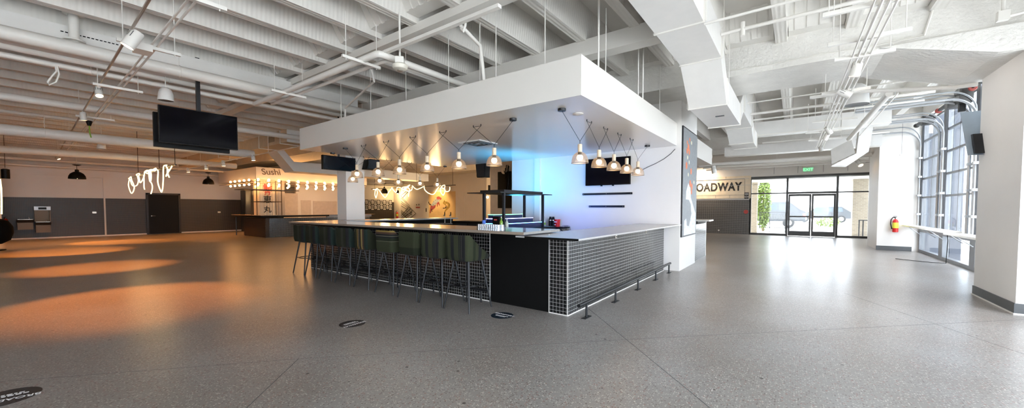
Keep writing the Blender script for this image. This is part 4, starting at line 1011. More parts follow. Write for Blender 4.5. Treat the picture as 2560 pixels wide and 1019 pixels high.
# standing bar shelves at the windows
GS='white shelf boards under the overhead doors'
for (y0,y1,x0,z,lab) in ((15.55,18.35,2.86,.83,'white ledge board under the farthest overhead door'),(13.35,15.5,2.86,.83,'white ledge board under the middle overhead door'),(10.0,13.3,2.84,.80,'white ledge board under the nearest overhead door, partly behind the near pier')):
    t=empty('window_ledge',(3.0,(y0+y1)/2,z),lab,'ledge',GS); y1_=min(y1,17.8)
    Bx((x0,y0,z),(XR-.12,y1_,z+.045)).build('board',SOFF,t)
    m=MB()
    for y in (y0+.3,y1_-.3): m.tube([(x0+.1,y,z),(XR-.03,y,z-.25)],.012,6)
    m.build('bracket',GALV,t)
tag(MB().tube([(3.1,14.2,.8),(3.14,14.3,.6),(3.12,14.25,.3),(3.1,14.2,.03),(2.9,14.4,.012),(2.6,14.6,.012),(2.3,14.9,.012)],.008,6).build('power_cord',BLACK),'black cord dropping from the ledge onto the pale floor','cord')
# pier television
t=empty('pier_television',(2.3,9.75,2.3),'screen on a bracket behind the near pier, blue grey with painted sky reflection','television')
T0=atx(2402,281,2.24); B0=atx(2426,386,2.24); 
def slab(x0,x1,ya,za,yb_,zb_,th): return [(x0,yb_,zb_),(x1,yb_,zb_),(x1,yb_+th,zb_),(x0,yb_+th,zb_),(x0,ya,za),(x1,ya,za),(x1,ya+th,za),(x0,ya+th,za)]
MB().hexa(slab(2.24,3.2,T0.y,T0.z,B0.y+.1,B0.z,.03)).build('casing',mat('sky_reflection_blue_grey',(.30,.36,.42),.4),t)  # sky reflected in the screen is put into this flat blue-grey
ym_=T0.y*.45+B0.y*.55; zm_=T0.z*.45+B0.z*.55
MB().hexa(slab(2.30,3.0,ym_-.06,zm_,B0.y+.04,B0.z+.02,.09)).build('back_cover',BLKMET,t)
MB().box((2.5,9.54,2.5),(2.9,9.6,2.9)).box((2.6,9.6,2.6),(2.7,ym_-.02,2.66)).box((2.6,9.6,2.78),(2.7,ym_-.02,2.84)).build('mount',BLACK,t)
# fire extinguishers
def extinguisher(c,n,lab,s=1.):  # c bottom point, n outward normal(-1 axis) in y
    t=empty('fire_extinguisher',c,lab,'fire extinguisher'); c=Vector(c)
    MB().lathe(c,[(.05*s,0),(.065*s,.01),(.065*s,.30*s),(.05*s,.35*s),(.022*s,.38*s)],20).build('cylinder',RED,t)
    MB().lathe(c+Vector((0,0,.12*s)),[(.0665*s,0),(.0665*s,.16*s)],20,False).build('paper_label',YEL,t)
    MB().lathe(c+Vector((0,0,.38*s)),[(.02*s,0),(.024*s,.03*s),(.01*s,.05*s)],12).build('valve',STEEL,t)
    MB().box(c+Vector((-.055*s,-.012,.43*s)),c+Vector((.02*s,.012,.445*s))).box(c+Vector((-.05*s,-.012,.455*s)),c+Vector((.03*s,.012,.468*s))).build('lever',BLACK,t)
    h=[c+Vector(v)*s for v in ((0,-.02,.41),(-.06,-.03,.43),(-.1,-.03,.36),(-.105,-.03,.25),(-.09,-.03,.15),(-.08,-.03,.12))]
    MB().tube(h,.011*s,8).lathe(h[-1]+Vector((0,0,-.03)),[(.018*s,0),(.012*s,.04)],8).build('hose',BLACK,t)
    return t
p=aty(2238,580,17.74); extinguisher((p.x,17.74,p.z),-1,'red fire extinguisher with yellow label on the far right pier',1.15)
p=aty(1065,0,0.1) if False else None
p=atx(15,572,XL+.15); extinguisher((XL+.15,p.y,p.z),-1,'red fire extinguisher on the left tiled wall beside the drinking fountains',1.2)
p=aty(993,545,YB-.12); extinguisher((p.x,YB-.12,p.z),-1,'red fire extinguisher on the pilaster beside the letter posters',1.4)
# switch box hanging near far pier
t=empty('pull_cord',(2.75,17.6,2.6),'small white box on a thin wire before the far pier','switch'); p=aty(2254,385,17.6); m=MB(); rod(m,p.x,17.6,p.z,4.2,.004); m.build('wire',GREYB,t); Bx((p.x-.04,17.57,p.z-.05),(p.x+.04,17.63,p.z)).build('box',PIPE,t)
# ================================================================ NEON ROPES
def neon(name,px,Yp,lab,bar,cables):
    t=empty(name,aty(*bar[0],Yp),lab,'neon light')
    pts=[]
    def sm(path,off=0):
        P=[aty(x,y,Yp) for x,y in path]; out=[]
        n=len(P)
        for i in range(n-1):
            p0=P[max(i-1,0)];p1=P[i];p2=P[i+1];p3=P[min(i+2,n-1)]
            for k in range(6):
                u=k/6; out.append(.5*((2*p1)+(-p0+p2)*u+(2*p0-5*p1+4*p2-p3)*u*u+(-p0+3*p1-3*p2+p3)*u**3))
        out.append(P[-1]); 
        for i,q in enumerate(out): q.y+=(.012 if Yp<8 else .05)*math.sin(i*.3)
        return out
    for path in px: MB().tube(sm(path),.021 if Yp>8 else .017,8).build('glowing_tube',NEON,t)
    B=[aty(x,y,Yp) for x,y in bar]
    MB().tube([B[0]+Vector((0,.05,.0)),B[1]+Vector((0,.05,.0))],.018,8).build('hanging_bar',BLKMET,t)
    m=MB()
    for x,y in cables: q=aty(x,y,Yp); m.tube([(q.x,Yp+.05,q.z),(q.x,Yp+.05,ZJ)],.008,5)
    m.build('suspension_cable',BLACK,t)
    for f in (.2,.5,.8):
        q=B[0].lerp(B[1],f)-Vector((0,0,.25)); light('tube_light','POINT',q,6 if Yp<8 else 55,(1,.62,.26),.25,t)
def z1(x,y): return (300+x/9.26,390+y/9.26)
n1=[[z1(*q) for q in ((200,520),(215,500),(260,480),(280,560),(300,640),(325,740),(310,830),(265,860),(225,810),(205,700),(210,600),(215,530),(250,600),(290,670),(335,695),(390,660),(430,560),(415,470),(370,430),(430,400),(465,420),(430,460),(440,540),(470,610),(505,590),(545,480),(560,400),(600,345),(655,330),(640,400),(605,385),(610,360),(680,340),(720,330))],
 [z1(*q) for q in ((545,440),(545,560),(560,680),(578,770))],
 [z1(*q) for q in ((660,330),(700,310),(770,310),(840,280),(800,340),(760,330),(700,360),(670,450),(680,580),(720,560),(730,450),(700,360),(690,420),(700,560),(735,640),(735,760),(720,870))],
 [z1(*q) for q in ((790,320),(860,320),(885,420),(885,600),(905,740),(955,830),(1000,740),(1000,560),(990,350),(1020,230),(1090,210),(1040,215),(1090,280),(1110,380),(1140,490))],
 [z1(*q) for q in ((1200,230),(1150,300),(1110,380),(1075,465),(1100,380),(1110,300))]]
neon('neon_sculpture',n1,3.04,'glowing rope light looped over a hanging bar in front of the black door',((317,446),(434,411)),((341,437),(393,420),(432,411)))
def z2(x,y): return (900+x/8,460+y/8)
n2=[[z2(*q) for q in ((260,105),(310,100),(350,85),(320,120),(285,210),(310,275),(345,250),(345,180),(320,110),(350,85),(400,130),(440,220),(490,265),(545,240),(580,150),(620,75),(650,75),(690,130),(705,165),(730,110),(765,65),(805,70),(850,100),(900,80),(930,60),(960,55),(925,75),(930,110),(970,140),(1020,110),(1050,60))],
 [z2(*q) for q in ((815,220),(820,150),(840,90),(880,60),(930,50),(990,15),(930,70),(905,130),(870,110),(840,95))],
 [z2(*q) for q in ((940,60),(975,100),(985,180),(985,250))],
 [z2(*q) for q in ((1040,30),(1080,80),(1150,105),(1210,85),(1250,50),(1275,35),(1310,110),(1370,180),(1440,205),(1510,170),(1555,100),(1580,35),(1610,30))],
 [z2(*q) for q in ((1610,60),(1660,90),(1710,130),(1700,180),(1650,220),(1620,180),(1625,100),(1640,40),(1680,20),(1700,80),(1720,140),(1750,145),(1790,100),(1810,60))]]
neon('neon_sculpture',n2,12.6,'glowing rope light looped along a hanging bar across the far room above the letter posters',((926,472),(1137,462)),((935,471),(1040,467),(1130,462)))
# partial neon at the very left edge
p=aty(2,0,2.0) if False else None
q_left=atx(3,470,-20)
t=empty('neon_tube',(-20,q_left.y,1.8),'short glowing tube cut by the left edge of the view','neon light')
q=[atx(x,y,-20) for x,y in ((0,447),(3,470),(4,500),(4,535))]; q0=q[0]
MB().tube(q,.018,8).build('glowing_tube',NEON,t); m=MB(); m.tube([q[0],(q[0].x,q[0].y,ZJ)],.006,5); m.build('suspension_cable',BLACK,t)
# ================================================================ LEFT WALL FITTINGS
def dome(p,lab,r=.24,spot=700):
    t=empty('dome_pendant',p,lab,'pendant light','black dome pendants'); x,y,z=p
    MB().lathe(p,[(r,0),(r*1.01,.02),(r*.95,.12),(r*.76,.22),(r*.42,.29),(r*.22,.31)],28,False).build('dome_shade',BLACK,t)
    MB().lathe((x,y,z+.305),[(r*.24,0),(r*.24,.08),(r*.1,.1)],16).build('socket_cap',BLACK,t)
    m=MB(); m.tube([(x,y,z+.38),(x,y,z+.56)],.008,6); m.build('stem',BLACK,t)
    MB().lathe((x,y,z+.56),[(.06,0),(.13,.03),(.13,.04)],16).build('canopy',BLACK,t)
    m=MB(); rod(m,x,y,z+.6,ZJ,.012); m.build('conduit',PIPE,t)
    MB().ball((x,y,z+.06),.05,12).build('bulb',BULB,t)
    l=light('bulb_light','SPOT',(x,y,z+.05),spot,(1,.36,.09),.06,t,spot_size=R(135),spot_blend=.5)
a=atx(193,447,-24.5); dome((-24.5,a.y,a.z),'black dome pendant above the left drinking fountains',.26)
a=atx(521,460,-24.5); dome((-24.5,a.y,a.z),'black dome pendant right of the black door',.24)
a=atx(961,483,-20); dome((-20,a.y,a.z),'black dome pendant hanging over the letter posters',.2)
a=atx(14,446,-23.5); p=Vector((-23.5,a.y,a.z))
t=empty('cylinder_pendant',p,'black cylinder lamp cut off near the left edge of the view','pendant light')
MB().lathe(p,[(.10,0),(.105,.0),(.105,.34),(.05,.36)],24,False).build('shade',BLACK,t); MB().lathe(p+Vector((0,0,.06)),[(.095,0),(.001,.005)],20,False).build('diffuser',BULB,t); m=MB(); rod(m,p.x,p.y,p.z+.4,ZJ); m.build('cord',BLACK,t)
light('lamp_beam','SPOT',p+Vector((0,0,.02)),110,(1,.45,.16),.08,t,spot_size=R(110))
# small lit wall lamp at far pilaster and far right
a=atx(993,480,-24.5); p=aty(994,483,20.2)
t=empty('cylinder_pendant',p,'small black cylinder lamp shining on the far pilaster','pendant light'); MB().lathe(p,[(.12,0),(.12,.25),(.04,.27)],16,False).build('shade',BLACK,t); MB().ball(p+Vector((0,0,.02)),.07).build('bulb',BULB2,t); m=MB(); rod(m,p.x,p.y,p.z+.27,ZJ); m.build('cord',BLACK,t)
light('lamp_beam','POINT',p-Vector((0,0,.1)),60,(1,.62,.25),.08,t)
p=aty(1216,475,16.8); t=empty('wall_sconce',p,'lit black sconce on the far column behind the shelf tower','wall lamp'); MB().box(p+Vector((-.05,.2,-.25)),p+Vector((.05,.45,.3))).build('body',BLACK,t); MB().ball(p+Vector((0,.1,-.4)),.08).build('bulb',BULB2,t); light('lamp_glow','POINT',p+Vector((0,-.1,-.5)),25,(1,.62,.25),.1,t)
# drinking fountains
def fountain(y0,y1,zb,zt,lab,bottle_=False):
    t=empty('drinking_fountain',(XL+.25,(y0+y1)/2,zb),lab,'drinking fountain'); X=XL+.035
    Bx((X,y0+.02,zb),(X+.40,y1-.02,zt-.14)).build('cabinet',BRONZE,t)
    MB().hexa([(X,y0,zt-.13),(X+.46,y0,zt-.13),(X+.46,y1,zt-.13),(X,y1,zt-.13),(X,y0,zt),(X+.5,y0,zt-.02),(X+.5,y1,zt-.02),(X,y1,zt)]).build('basin',BLKMET,t)
    Bx((X+.04,y0+.03,zt),(X+.46,y1-.03,zt+.012)).build('rim',STEEL,t)
    MB().tube([(X+.15,y1-.12,zt),(X+.15,y1-.12,zt+.07),(X+.22,y1-.14,zt+.09)],.018,8).build('bubbler',GALV,t)
    if bottle_:
        MB().box((X,y0,zt+.01),(X+.10,y1,zt+.62)).box((X+.1,y0,zt+.02),(X+.3,y0+.03,zt+.6)).box((X+.1,y1-.03,zt+.02),(X+.3,y1,zt+.6)).build('alcove',BRONZE,t)
        Bx((X,y0-.01,zt+.55),(X+.34,y1+.01,zt+.72)).build('hood',GALV,t); MB().box((X+.34,(y0+y1)/2-.12,zt+.58),(X+.345,(y0+y1)/2+.12,zt+.68)).build('sensor',BLACK,t)
A=atx(42,574,XL+.3); B=atx(84,548,XL+.3); fountain(A.y,B.y,A.z,B.z,'low bronze drinking fountain, left one of the pair on the tiled wall')
A=atx(88,581,XL+.3); B=atx(127,553,XL+.3); fountain(A.y,B.y,A.z,B.z-.02,'drinking fountain with bottle filler hood, right one of the pair',True)
for q,lab in (((236,531),'small steel outlet plate on the tiled wall left of the corner guard'),((548,530),'small steel outlet plate on the tiled wall right of the black door')):
    p=atx(*q,XL+.04); tag(MB().box((XL+.035 if q[0]<300 else XL+.02,p.y-.07,p.z-.04),(XL+.05,p.y+.07,p.z+.05)).build('outlet_plate',STEEL),lab,'outlet')
# black draped round chair at left edge
p=atz(-12,614,0)
p=Vector((-21.5,atx(0,560,-21.5).y-.25,0)); 
t=empty('swivel_lounge_chair',p,'black rounded swivel lounge chair cut by the left edge of the view','chair')
MB().lathe(p,[(.34,0),(.36,.01),(.36,.03),(.05,.05)],24).build('base_plate',BLACK,t); MB().lathe(p,[(.05,.05),(.05,.3)],12).build('column',BLACK,t)
MB().lathe(p,[(.28,.22),(.46,.34),(.53,.58),(.52,.80),(.42,1.0),(.2,1.09),(.001,1.1)],28).build('upholstered_shell',mat('black_leather',(.002,.003,.005),.8,spec=.08),t)
# ================================================================ SUSHI KIOSK
KX,KY=-20.4,7.6
zc=.98
t=empty('kiosk_counter',(-21.5,8,0),'dark kiosk counter with slatted front and tiled side under the string of bulbs','counter')
Bx((-23.1,KY,.0),(KX,KY+.15,zc-.05)).build('slatted_front',mat('dark_slat',(.03,.018,.012),.45),t)
m=MB()
for k in range(11): m.box((-23.1,KY-.025,.05+k*.078),(KX,KY,.09+k*.078))
m.build('slats',mat('brown_slat',(.055,.03,.018),.4),t)
Bx((KX-.15,KY+.16,0),(KX,13.2,zc-.05)).build('tiled_side',TILE,t)
MB().box((-24.0,KY-.28,zc),(KX+.22,KY+.5,zc+.09)).box((KX-.55,KY+.5,zc),(KX+.22,10.6,zc+.09)).build('countertop',BLACK,t)
MB().box((-24.0,KY-.29,zc+.085),(KX+.23,KY+.45,zc+.095)).box((KX-.45,KY+.45,zc+.085),(KX+.23,13.4,zc+.095)).build('edge_trim',CEDGE,t)
Bx((KX-.15,10.62,zc-.05),(KX+.0,13.3,zc+.08)).build('grey_side_panel',mat('grey_blue_panel',(.32,.35,.40),.5),t)
MB().tube([(-23.6,KY-.2,0),(-23.6,KY-.2,zc)],.025,8).build('leg',BLKMET,t)
# open metal frame on the counter with banner column
def ky(x,y,X=KX-.3): return atx(x,y,X)
t=empty('display_frame',(KX-.3,8.2,zc+.1),'thin brown metal rack standing on the kiosk counter','rack')
m=MB(); 
Xa,Xb=KX-.1,KX-.75
ya,yb2=atx(642,500,Xa).y,atx(704,500,Xa).y
ztop=atx(680,475,Xa).z
for (x,y) in ((Xa,ya),(Xb,ya),(Xa,yb2),(Xb,yb2)): m.tube([(x,y,zc+.1),(x,y,ztop+.5)],.02,6)
for z in (ztop,atx(680,504,Xa).z): m.tube([(Xa,ya,z),(Xa,yb2,z),(Xb,yb2,z),(Xb,ya,z)],.018,6,True)
m.build('frame',mat('bronze_rod',(.10,.06,.035),.4,.5),t)
Bx((Xb-.3,ya-.6,ztop-.01),(Xa+.1,yb2+.8,ztop+.02)).build('top_shelf',DRKMET,t)
# draped banner column with lettering
Xc=KX-1.3
t=empty('banner_column',(Xc,8.2,zc),'pale cloth covered column with red and black brush characters behind the rack','banner')
yc0,yc1=atx(646,500,Xc).y,atx(694,500,Xc).y
m=MB(); nn=26; path=[]
for i in range(nn+1): y=yc0+(yc1-yc0)*i/nn; path.append((Xc+.03*math.sin(i*1.7),y))
for i,(x,y) in enumerate(path): m.v+= [Vector((x,y,zc+.05)),Vector((x,y,2.83)),]
for i in range(nn): m.f.append((2*i,2*i+2,2*i+3,2*i+1))
k=len(m.v); m.v+=[Vector((Xc-.6,yc0,zc+.05)),Vector((Xc-.6,yc0,2.83)),Vector((Xc-.6,yc1,zc+.05)),Vector((Xc-.6,yc1,2.83))]
m.f+=[(0,1,k+1,k),(2*nn,k+2,k+3,2*nn+1)]; m.sm=True; m.build('cloth',CREAM,t)
Bx((Xc-.02,yc1+.02,zc),(Xc,yc1+.35,2.83)).build('grey_strip',mat('warm_grey_panel',(.45,.40,.36),.6),t)
for ch,y_,s,mm_ in (('恵',499,.40,INK),('丸',524,.36,INK),('鮨',470,.42,INKR),('丹',482,.30,INKR)):
    p=atx(669,y_,Xc+.05)
    text('character',ch,s,mm_,(Xc+.045,p.y,p.z),(0,1,0),(0,0,1),t,.004)
# kiosk fascia lettering
p=atx(676,431,-21); t0=text('lettering','Sushi',.42,mat('grey_script',(.16,.12,.10),.6),(-20.995,atx(678,428,-21).y,p.z+.02),(0,1,.04),(0,-.2,1),None,.004)
t0.name='fascia_lettering'; tag(t0,'grey script lettering on the white fascia of the sushi kiosk','lettering')
# bulbs under the fascia
GB='twin globe lamps under the kiosk fascia'
def globe(p,i):
    t=empty('globe_lamp',p,'glowing twin globe lamp with dark disc in the run under the kiosk fascia','lamp',GB); x,y,z=p
    MB().ball((x,y,z+.11),.055,12).build('upper_globe',BULB2,t); MB().ball((x,y,z-.11),.055,12).build('lower_globe',BULB2,t)
    MB().lathe((x,y,z-.015),[(.09,0),(.09,.03)],16).build('disc',DRKMET,t)
    return t
gp=empty('lamp_rail',(-20.8,9,2.6),'thin rails carrying the kiosk globe lamps','rail'); m=MB()
for (x,z) in ((-20.75,2.70),(-21.3,2.66),(-21.9,2.62)): m.tube([(x,7.2,z),(x,13.2,z)],.012,6)
m.tube([(-25.5,7.25,2.66),(-20.75,7.25,2.66)],.012,6).build('rail',BRASS,gp)
first=None
zones=[(-20.75,2.70,[592,602]),]
pos=[]
for i in range(13): pos.append((-20.75,7.45+i*.46,2.70))
for i in range(12): pos.append((-21.3,7.62+i*.48,2.66))
for i in range(11): pos.append((-21.9,7.75+i*.50,2.62))
for i in range(5): pos.append((-21.3-i*.62,7.25,2.68))
for i,p in enumerate(pos):
    if first is None: first=globe(p,i)
    else: o=copy_tree(first); o.location=p
for p in [(-20.6,7.7+k*.9,2.5) for k in range(7)]+[(-21.7,7.3,2.5),(-23,7.3,2.5),(-24.4,7.3,2.5)]: light('string_glow','POINT',p,17,(1,.42,.12),.3,gp)
# fridge panel behind kiosk
p0,p1_=atx(612,475,-26.5),atx(641,535,-26.5); t=empty('tall_fridge',(-26.6,(p0.y+p1_.y)/2,0),'tall dark glass fronted cabinet behind the kiosk counter','cabinet'); Bx((-27.2,p0.y,0),(-26.5,p1_.y,p0.z)).build('body',BLKMET,t); Bx((-26.5,p0.y+.04,.1),(-26.49,p1_.y-.04,p0.z-.04)).build('glass_door',mat('smoked_glass',(.08,.07,.06),.15),t)
for q,lab in (((744,547),'small black outlet at the left of the grey kiosk panel'),((765,548),'small black outlet at the right of the grey kiosk panel')): pass
# panels on kiosk wall
m=MB()
for (a,b_,c,d) in ((708,745,482,545),(752,778,500,545),(782,842,502,545)):
    q0,q1=atx(a,c,kx),atx(b_,d,kx); m.box((kx,q0.y,q1.z),(kx+.02,q1.y,q0.z))
m.build('wall_panel',mat('beige_panel',(.62,.55,.50),.5),bpy.data.objects['wall_kiosk'])
# ================================================================ POSTERS AND MURALS
gpost='letter posters in two rows'
for r_ in range(2):
    for c_ in range(9):
        xx=913+c_*7.45
        zc_=atx(945,505.5 if r_==0 else 518,XL+.03).z
        y0=atx(xx,510,XL+.03).y; y1=atx(xx+7.0,510,XL+.03).y
        inv=(r_+c_)%2
        t=empty('letter_poster',(XL+.03,(y0+y1)/2,zc_),('white B poster with black border' if inv else 'black B poster with pale letter')+' in the %s row, column %s from the left'%(('upper','lower')[r_],('first','second','third','fourth','fifth','sixth','seventh','eighth','ninth')[c_]),'poster',gpost)
        Bx((XL+.0225,y0,zc_-.22),(XL+.03,y1,zc_+.22)).build('sheet',WINK if inv else mat('black_card',(.03,.025,.025),.6),t)
        if inv: 
            e=.02; MB().box((XL+.03,y0,zc_-.22),(XL+.034,y0+e,zc_+.22)).box((XL+.03,y1-e,zc_-.22),(XL+.034,y1,zc_+.22)).box((XL+.03,y0,zc_+.2),(XL+.034,y1,zc_+.22)).box((XL+.03,y0,zc_-.22),(XL+.034,y1,zc_-.2)).build('border',INK,t)
        text('letter','B',.42,INK if inv else WINK,(XL+.033,(y0+y1)/2,zc_),(0,1,0),(0,0,1),t,.002)
def wp(x,y,d=.012): p=aty(x,y,YB); p.y=YB-d; return p
def z3(x,y): return (980+x/10.19,460+y/10.19)
t=empty('line_mural',wp(1012,505),'dark angular line mural on the white far wall','mural')
m=MB()
L=[((230,290),(360,190)),((270,350),(400,200)),((230,300),(450,550)),((240,350),(440,580)),((240,440),(530,660)),((240,490),(520,680)),((240,550),(470,690)),((380,610),(510,740)),((440,570),(610,745)),((610,745),(450,880)),((530,660),(430,760)),((240,660),(350,790)),((230,700),(330,810)),((420,590),(240,800)),((470,620),(250,850)),((520,700),(300,850)),((420,740),(270,880)),((500,750),(340,880)),((300,700),(420,800)),((350,660),(520,790)),((240,740),(360,850)),((520,820),(440,880)),((280,760),(380,860))]
for a,b_ in L: m.tube([wp(*z3(*a),.015),wp(*z3(*b_),.015)],.022,4)
m.build('lines',mat('dark_green_ink',(.06,.055,.04),.6),t)
p=wp(1044,517); t=empty('small_print_mural',p,'small red printed lettering on the far wall between the murals','lettering'); MB().box(wp(1040,519.5),wp(1050,516.5)+Vector((0,-.01,0))).build('red_block',REDW,t); m=MB(); m.box(wp(1041,513),wp(1042.5,510)+Vector((0,-.01,0))).box(wp(1047,513),wp(1048.5,509)+Vector((0,-.01,0))); m.build('dark_mark',INK,t)
p=wp(1066,524); tag(MB().box(wp(1065.2,529),wp(1066.8,520)+Vector((0,-.02,0))).build('wall_switch',BLACK),'narrow black mark on the far wall left of the wolf painting','switch')
t=empty('animal_mural',wp(1100,510),'painted wooden panel showing a leaping wolf like animal chasing a curled golden one','mural')
PANEL=mat('amber_panel',(.80,.58,.30),.5,var=.12,nscale=1.2)
Bx((aty(1072,500,YB).x,YB-.02,.2),(aty(1139,500,YB).x,YB,aty(1100,479,YB).z)).build('panel',PANEL,t)
def sh(name,pts,m_,d): MB().poly([wp(*z3(*q),d) for q in pts][::-1],(0,-.006,0)).build(name,m_,t)
RD=mat('mural_red',(.42,.09,.10),.6,var=.4,nscale=8); GB_=mat('mural_grey_blue',(.42,.45,.5),.6,var=.4,nscale=8); OC=mat('mural_ochre',(.38,.25,.06),.6,var=.5,nscale=8); DK=mat('mural_dark',(.06,.035,.03),.6)
sh('wolf_hind',((990,560),(1060,480),(1120,520),(1110,590),(1050,650),(1010,660),(990,740),(965,735),(975,660)),RD,.022)
sh('wolf_hind',((1010,620),(1035,700),(1020,700),(1000,650)),DK,.024)
sh('wolf_body',((1000,540),(1070,420),(1150,330),(1210,330),(1230,380),(1200,450),(1150,500),(1100,530),(1050,560)),GB_,.026)
sh('wolf_head',((1140,350),(1160,320),(1200,310),(1260,345),(1270,375),(1240,400),(1210,380),(1170,400)),RD,.030)
sh('wolf_leg',((1150,480),(1200,440),(1225,520),(1215,560),(1200,520),(1180,500),(1165,580),(1150,560)),RD,.032)
sh('wolf_tail',((1000,540),(960,520),(930,470),(945,430),(960,490),(1000,510)),DK,.028)
sh('curled_body',((1310,470),(1370,440),(1430,450),(1480,500),(1485,560),(1440,620),(1400,660),(1350,715),(1340,700),(1380,620),(1430,560),(1420,500),(1370,500),(1340,520),(1310,500)),OC,.026)
sh('curled_head',((1300,480),(1330,420),(1350,400),(1360,440),(1400,470),(1370,520),(1420,560),(1380,560),(1340,500)),OC,.030)
sh('curled_leg',((1380,560),(1360,600),(1300,600),(1310,620),(1370,610),(1400,580)),DK,.032)
light('mural_fill','SPOT',wp(1100,470)+Vector((0,-1.6,.6)),300,(1,.66,.28),.1,t,spot_size=R(75),spot_blend=.8).rotation_euler=(R(38),0,0)  # spot without a fixture, added to brighten the mural wall
# dark menu screen and round board near the core end
Yk=9.75
p0,p1_=aty(1247,430,13.5),aty(1279,520,13.5)
t=empty('menu_screen',((p0.x+p1_.x)/2,13.5,p1_.z),'tall black portrait panel on a pale column seen behind the shelf tower','screen')
Bx((p0.x,13.42,p1_.z),(p1_.x,13.5,p0.z)).build('panel',BLACK,t)
MB().lathe(((p0.x+p1_.x)/2,13.41,p0.z+.05),[(.16,0),(.16,.02)],20,axis=1).build('wooden_round',WOODP,t)
m=MB(); random.seed(5)
for q in range(9): a=Vector((p1_.x-.18,13.38,p0.z+.05)); m.tube([a+Vector((0,0,-1.0)),a+Vector((random.uniform(-.1,.12),0,-.4)),a+Vector((random.uniform(-.15,.15),0,random.uniform(-.1,.25)))],.02,5)
m.build('dried_branches',BLACK,t)
struct(Bx((aty(1232,500,13.7).x,13.52,0),(aty(1300,500,13.7).x,13.9,ZJ)).build('column',mat('beige_column',(.62,.52,.42),.6)))
# ================================================================ ENTRANCE SIDE
# second kiosk counter
t=empty('kiosk_counter',(-2.3,11.8,0),'second tiled kiosk counter beyond the framed art panel','counter')
Bx((-2.35,10.79,0),(-2.12,12.6,.98)).build('tiled_side',TILE,t); Bx((-2.35,12.6,0),(-2.118,12.66,1.04)).build('end_panel',SOFF,t); Bx((-5,10.85,.98),(-2.36,12.7,1.05)).build('recess',BLACK,t)
MB().box((-2.5,12.1,1.04),(-1.95,12.8,1.08)).build('countertop',SOFF,t)
# Broadway banner
t=empty('wall_banner',(-4.5,YE-.05,1.9),'pale framed wall banner reading BROADWAY in big black capitals','sign')
def ep(x,y,d=.03): p=aty(x,y,YE); p.y=YE-d; return p
zb0,zb1=aty(1800,490,YE).z,aty(1800,442,YE).z
Bx((-9.5,YE-.04,aty(1800,496,YE).z),(aty(1877,490,YE).x,YE-.02,zb1)).build('board',CREAM,t)
m=MB(); xr2=aty(1862,450,YE).x
zt2,zb2_=aty(1862,447,YE).z,aty(1862,487,YE).z
m.box((-9,YE-.045,zt2),(xr2,YE-.04,zt2+.012)).box((-9,YE-.045,zb2_),(xr2,YE-.04,zb2_+.012)).box((xr2,YE-.045,zb2_),(xr2+.012,YE-.04,zt2))
for x in (-3.1,-3.7,-4.5): m.box((x,YE-.045,zt2+.012),(x+.01,YE-.04,zb1))
for x in (-2.9,-3.6): m.box((x,YE-.045,zb2_-.15),(x+.01,YE-.04,zb2_))
m.build('frame_line',GREYB,t)
zA,zB=aty(1840,457,YE).z,aty(1840,477,YE).z
hcap=zA-zB; xe=aty(1853,465,YE).x; 
tx=text('lettering','BROADWAY',hcap/.70,INK,(xe,YE-.045,(zA+zB)/2),(1,0,0),(0,0,1),t,.006,'RIGHT',1.1,None,.03)
wdt=max(v.co.x for v in tx.data.vertices)-min(v.co.x for v in tx.data.vertices)
target_w=(aty(1853,465,YE).x-aty(1743,468,YE).x)*8/6.15
sc=target_w/wdt; xm=max(v.co.x for v in tx.data.vertices)
for v in tx.data.vertices: v.co.x=xm+(v.co.x-xm)*sc
MB().box((-9,YE-.10,3.02),(-2.0,YE-.06,3.05)).build('light_rail',BULB2 if False else SOFF,t)
light('banner_fill','AREA',(-4.3,YE-.6,3.35),45,(1,.76,.52),parent=t,shape='RECTANGLE',size=5,size_y=.1).rotation_euler=(R(35),0,0)  # area light without its own fixture, added to brighten the banner
MB().tube([ep(1738,470,1.2),ep(1938,462,1.2)],.012,6).build('hanging_rod',SOFF,t)
p=ep(1866,491); q=ep(1873,484)
t=empty('number_sign',(p.x,p.y,p.z),'small black and grey sign with 434 by the storefront frame','sign')
P0,P1=ep(1861,496),ep(1872,488); Bx((P0.x,YE-.055,P0.z-.01),(P1.x,YE-.045,P1.z+.16)).build('plate',INK,t); Bx((P0.x+.02,YE-.057,P1.z+.01),(P1.x-.02,YE-.055,P1.z+.13)).build('upper_panel',mat('grey_print',(.35,.35,.35),.6),t)
text('lettering','434',.13,WINK,((P0.x+P1.x)/2,YE-.058,(P0.z+P1.z)/2-.0),(1,0,0),(0,0,1),t,.002)
p=ep(1865,529); tag(MB().lathe((p.x,YE-.05,p.z),[(.10,0),(.11,.02),(.09,.03)],20,axis=1).build('fire_hose_connection',REDW),'small round red fitting on the tiled entrance wall','wall fitting')
p=ep(1797,575); tag(MB().lathe((p.x,YE-.05,p.z),[(.04,0),(.04,.03)],12,axis=1).build('outlet',WINK),'tiny pale round outlet low on the tiled entrance wall','outlet')
p=ep(2020,427,.0)
t=empty('exit_sign',p,'green lit EXIT sign above the entrance doors','sign')
Bx((p.x-.2,YE-.08,p.z-.05),(p.x+.2,YE-.05,p.z+.19)).build('panel',mat('pale_green_acrylic',(.55,.85,.62),.3),t); Bx((p.x-.24,YE-.1,p.z+.19),(p.x+.24,YE-.0,p.z+.27)).build('housing',SOFF,t)
text('lettering','EXIT',.2,EXITG,(p.x,YE-.085,p.z+.06),(1,0,0),(0,0,1),t,.003)
# ================================================================ OUTSIDE
SKYW=mat('white_render',(.85,.85,.84),.8)
struct(Bx((XR+.1,-8,-.3),(60,120,-.06)).build('pavement',ASPH)); struct(Bx((-60,-60,-.3),(60,-8,-.06)).build('pavement',ASPH)); struct(Bx((-60,YE+.1,-.3),(XR+.1,120,-.04)).build('pavement',ASPH))
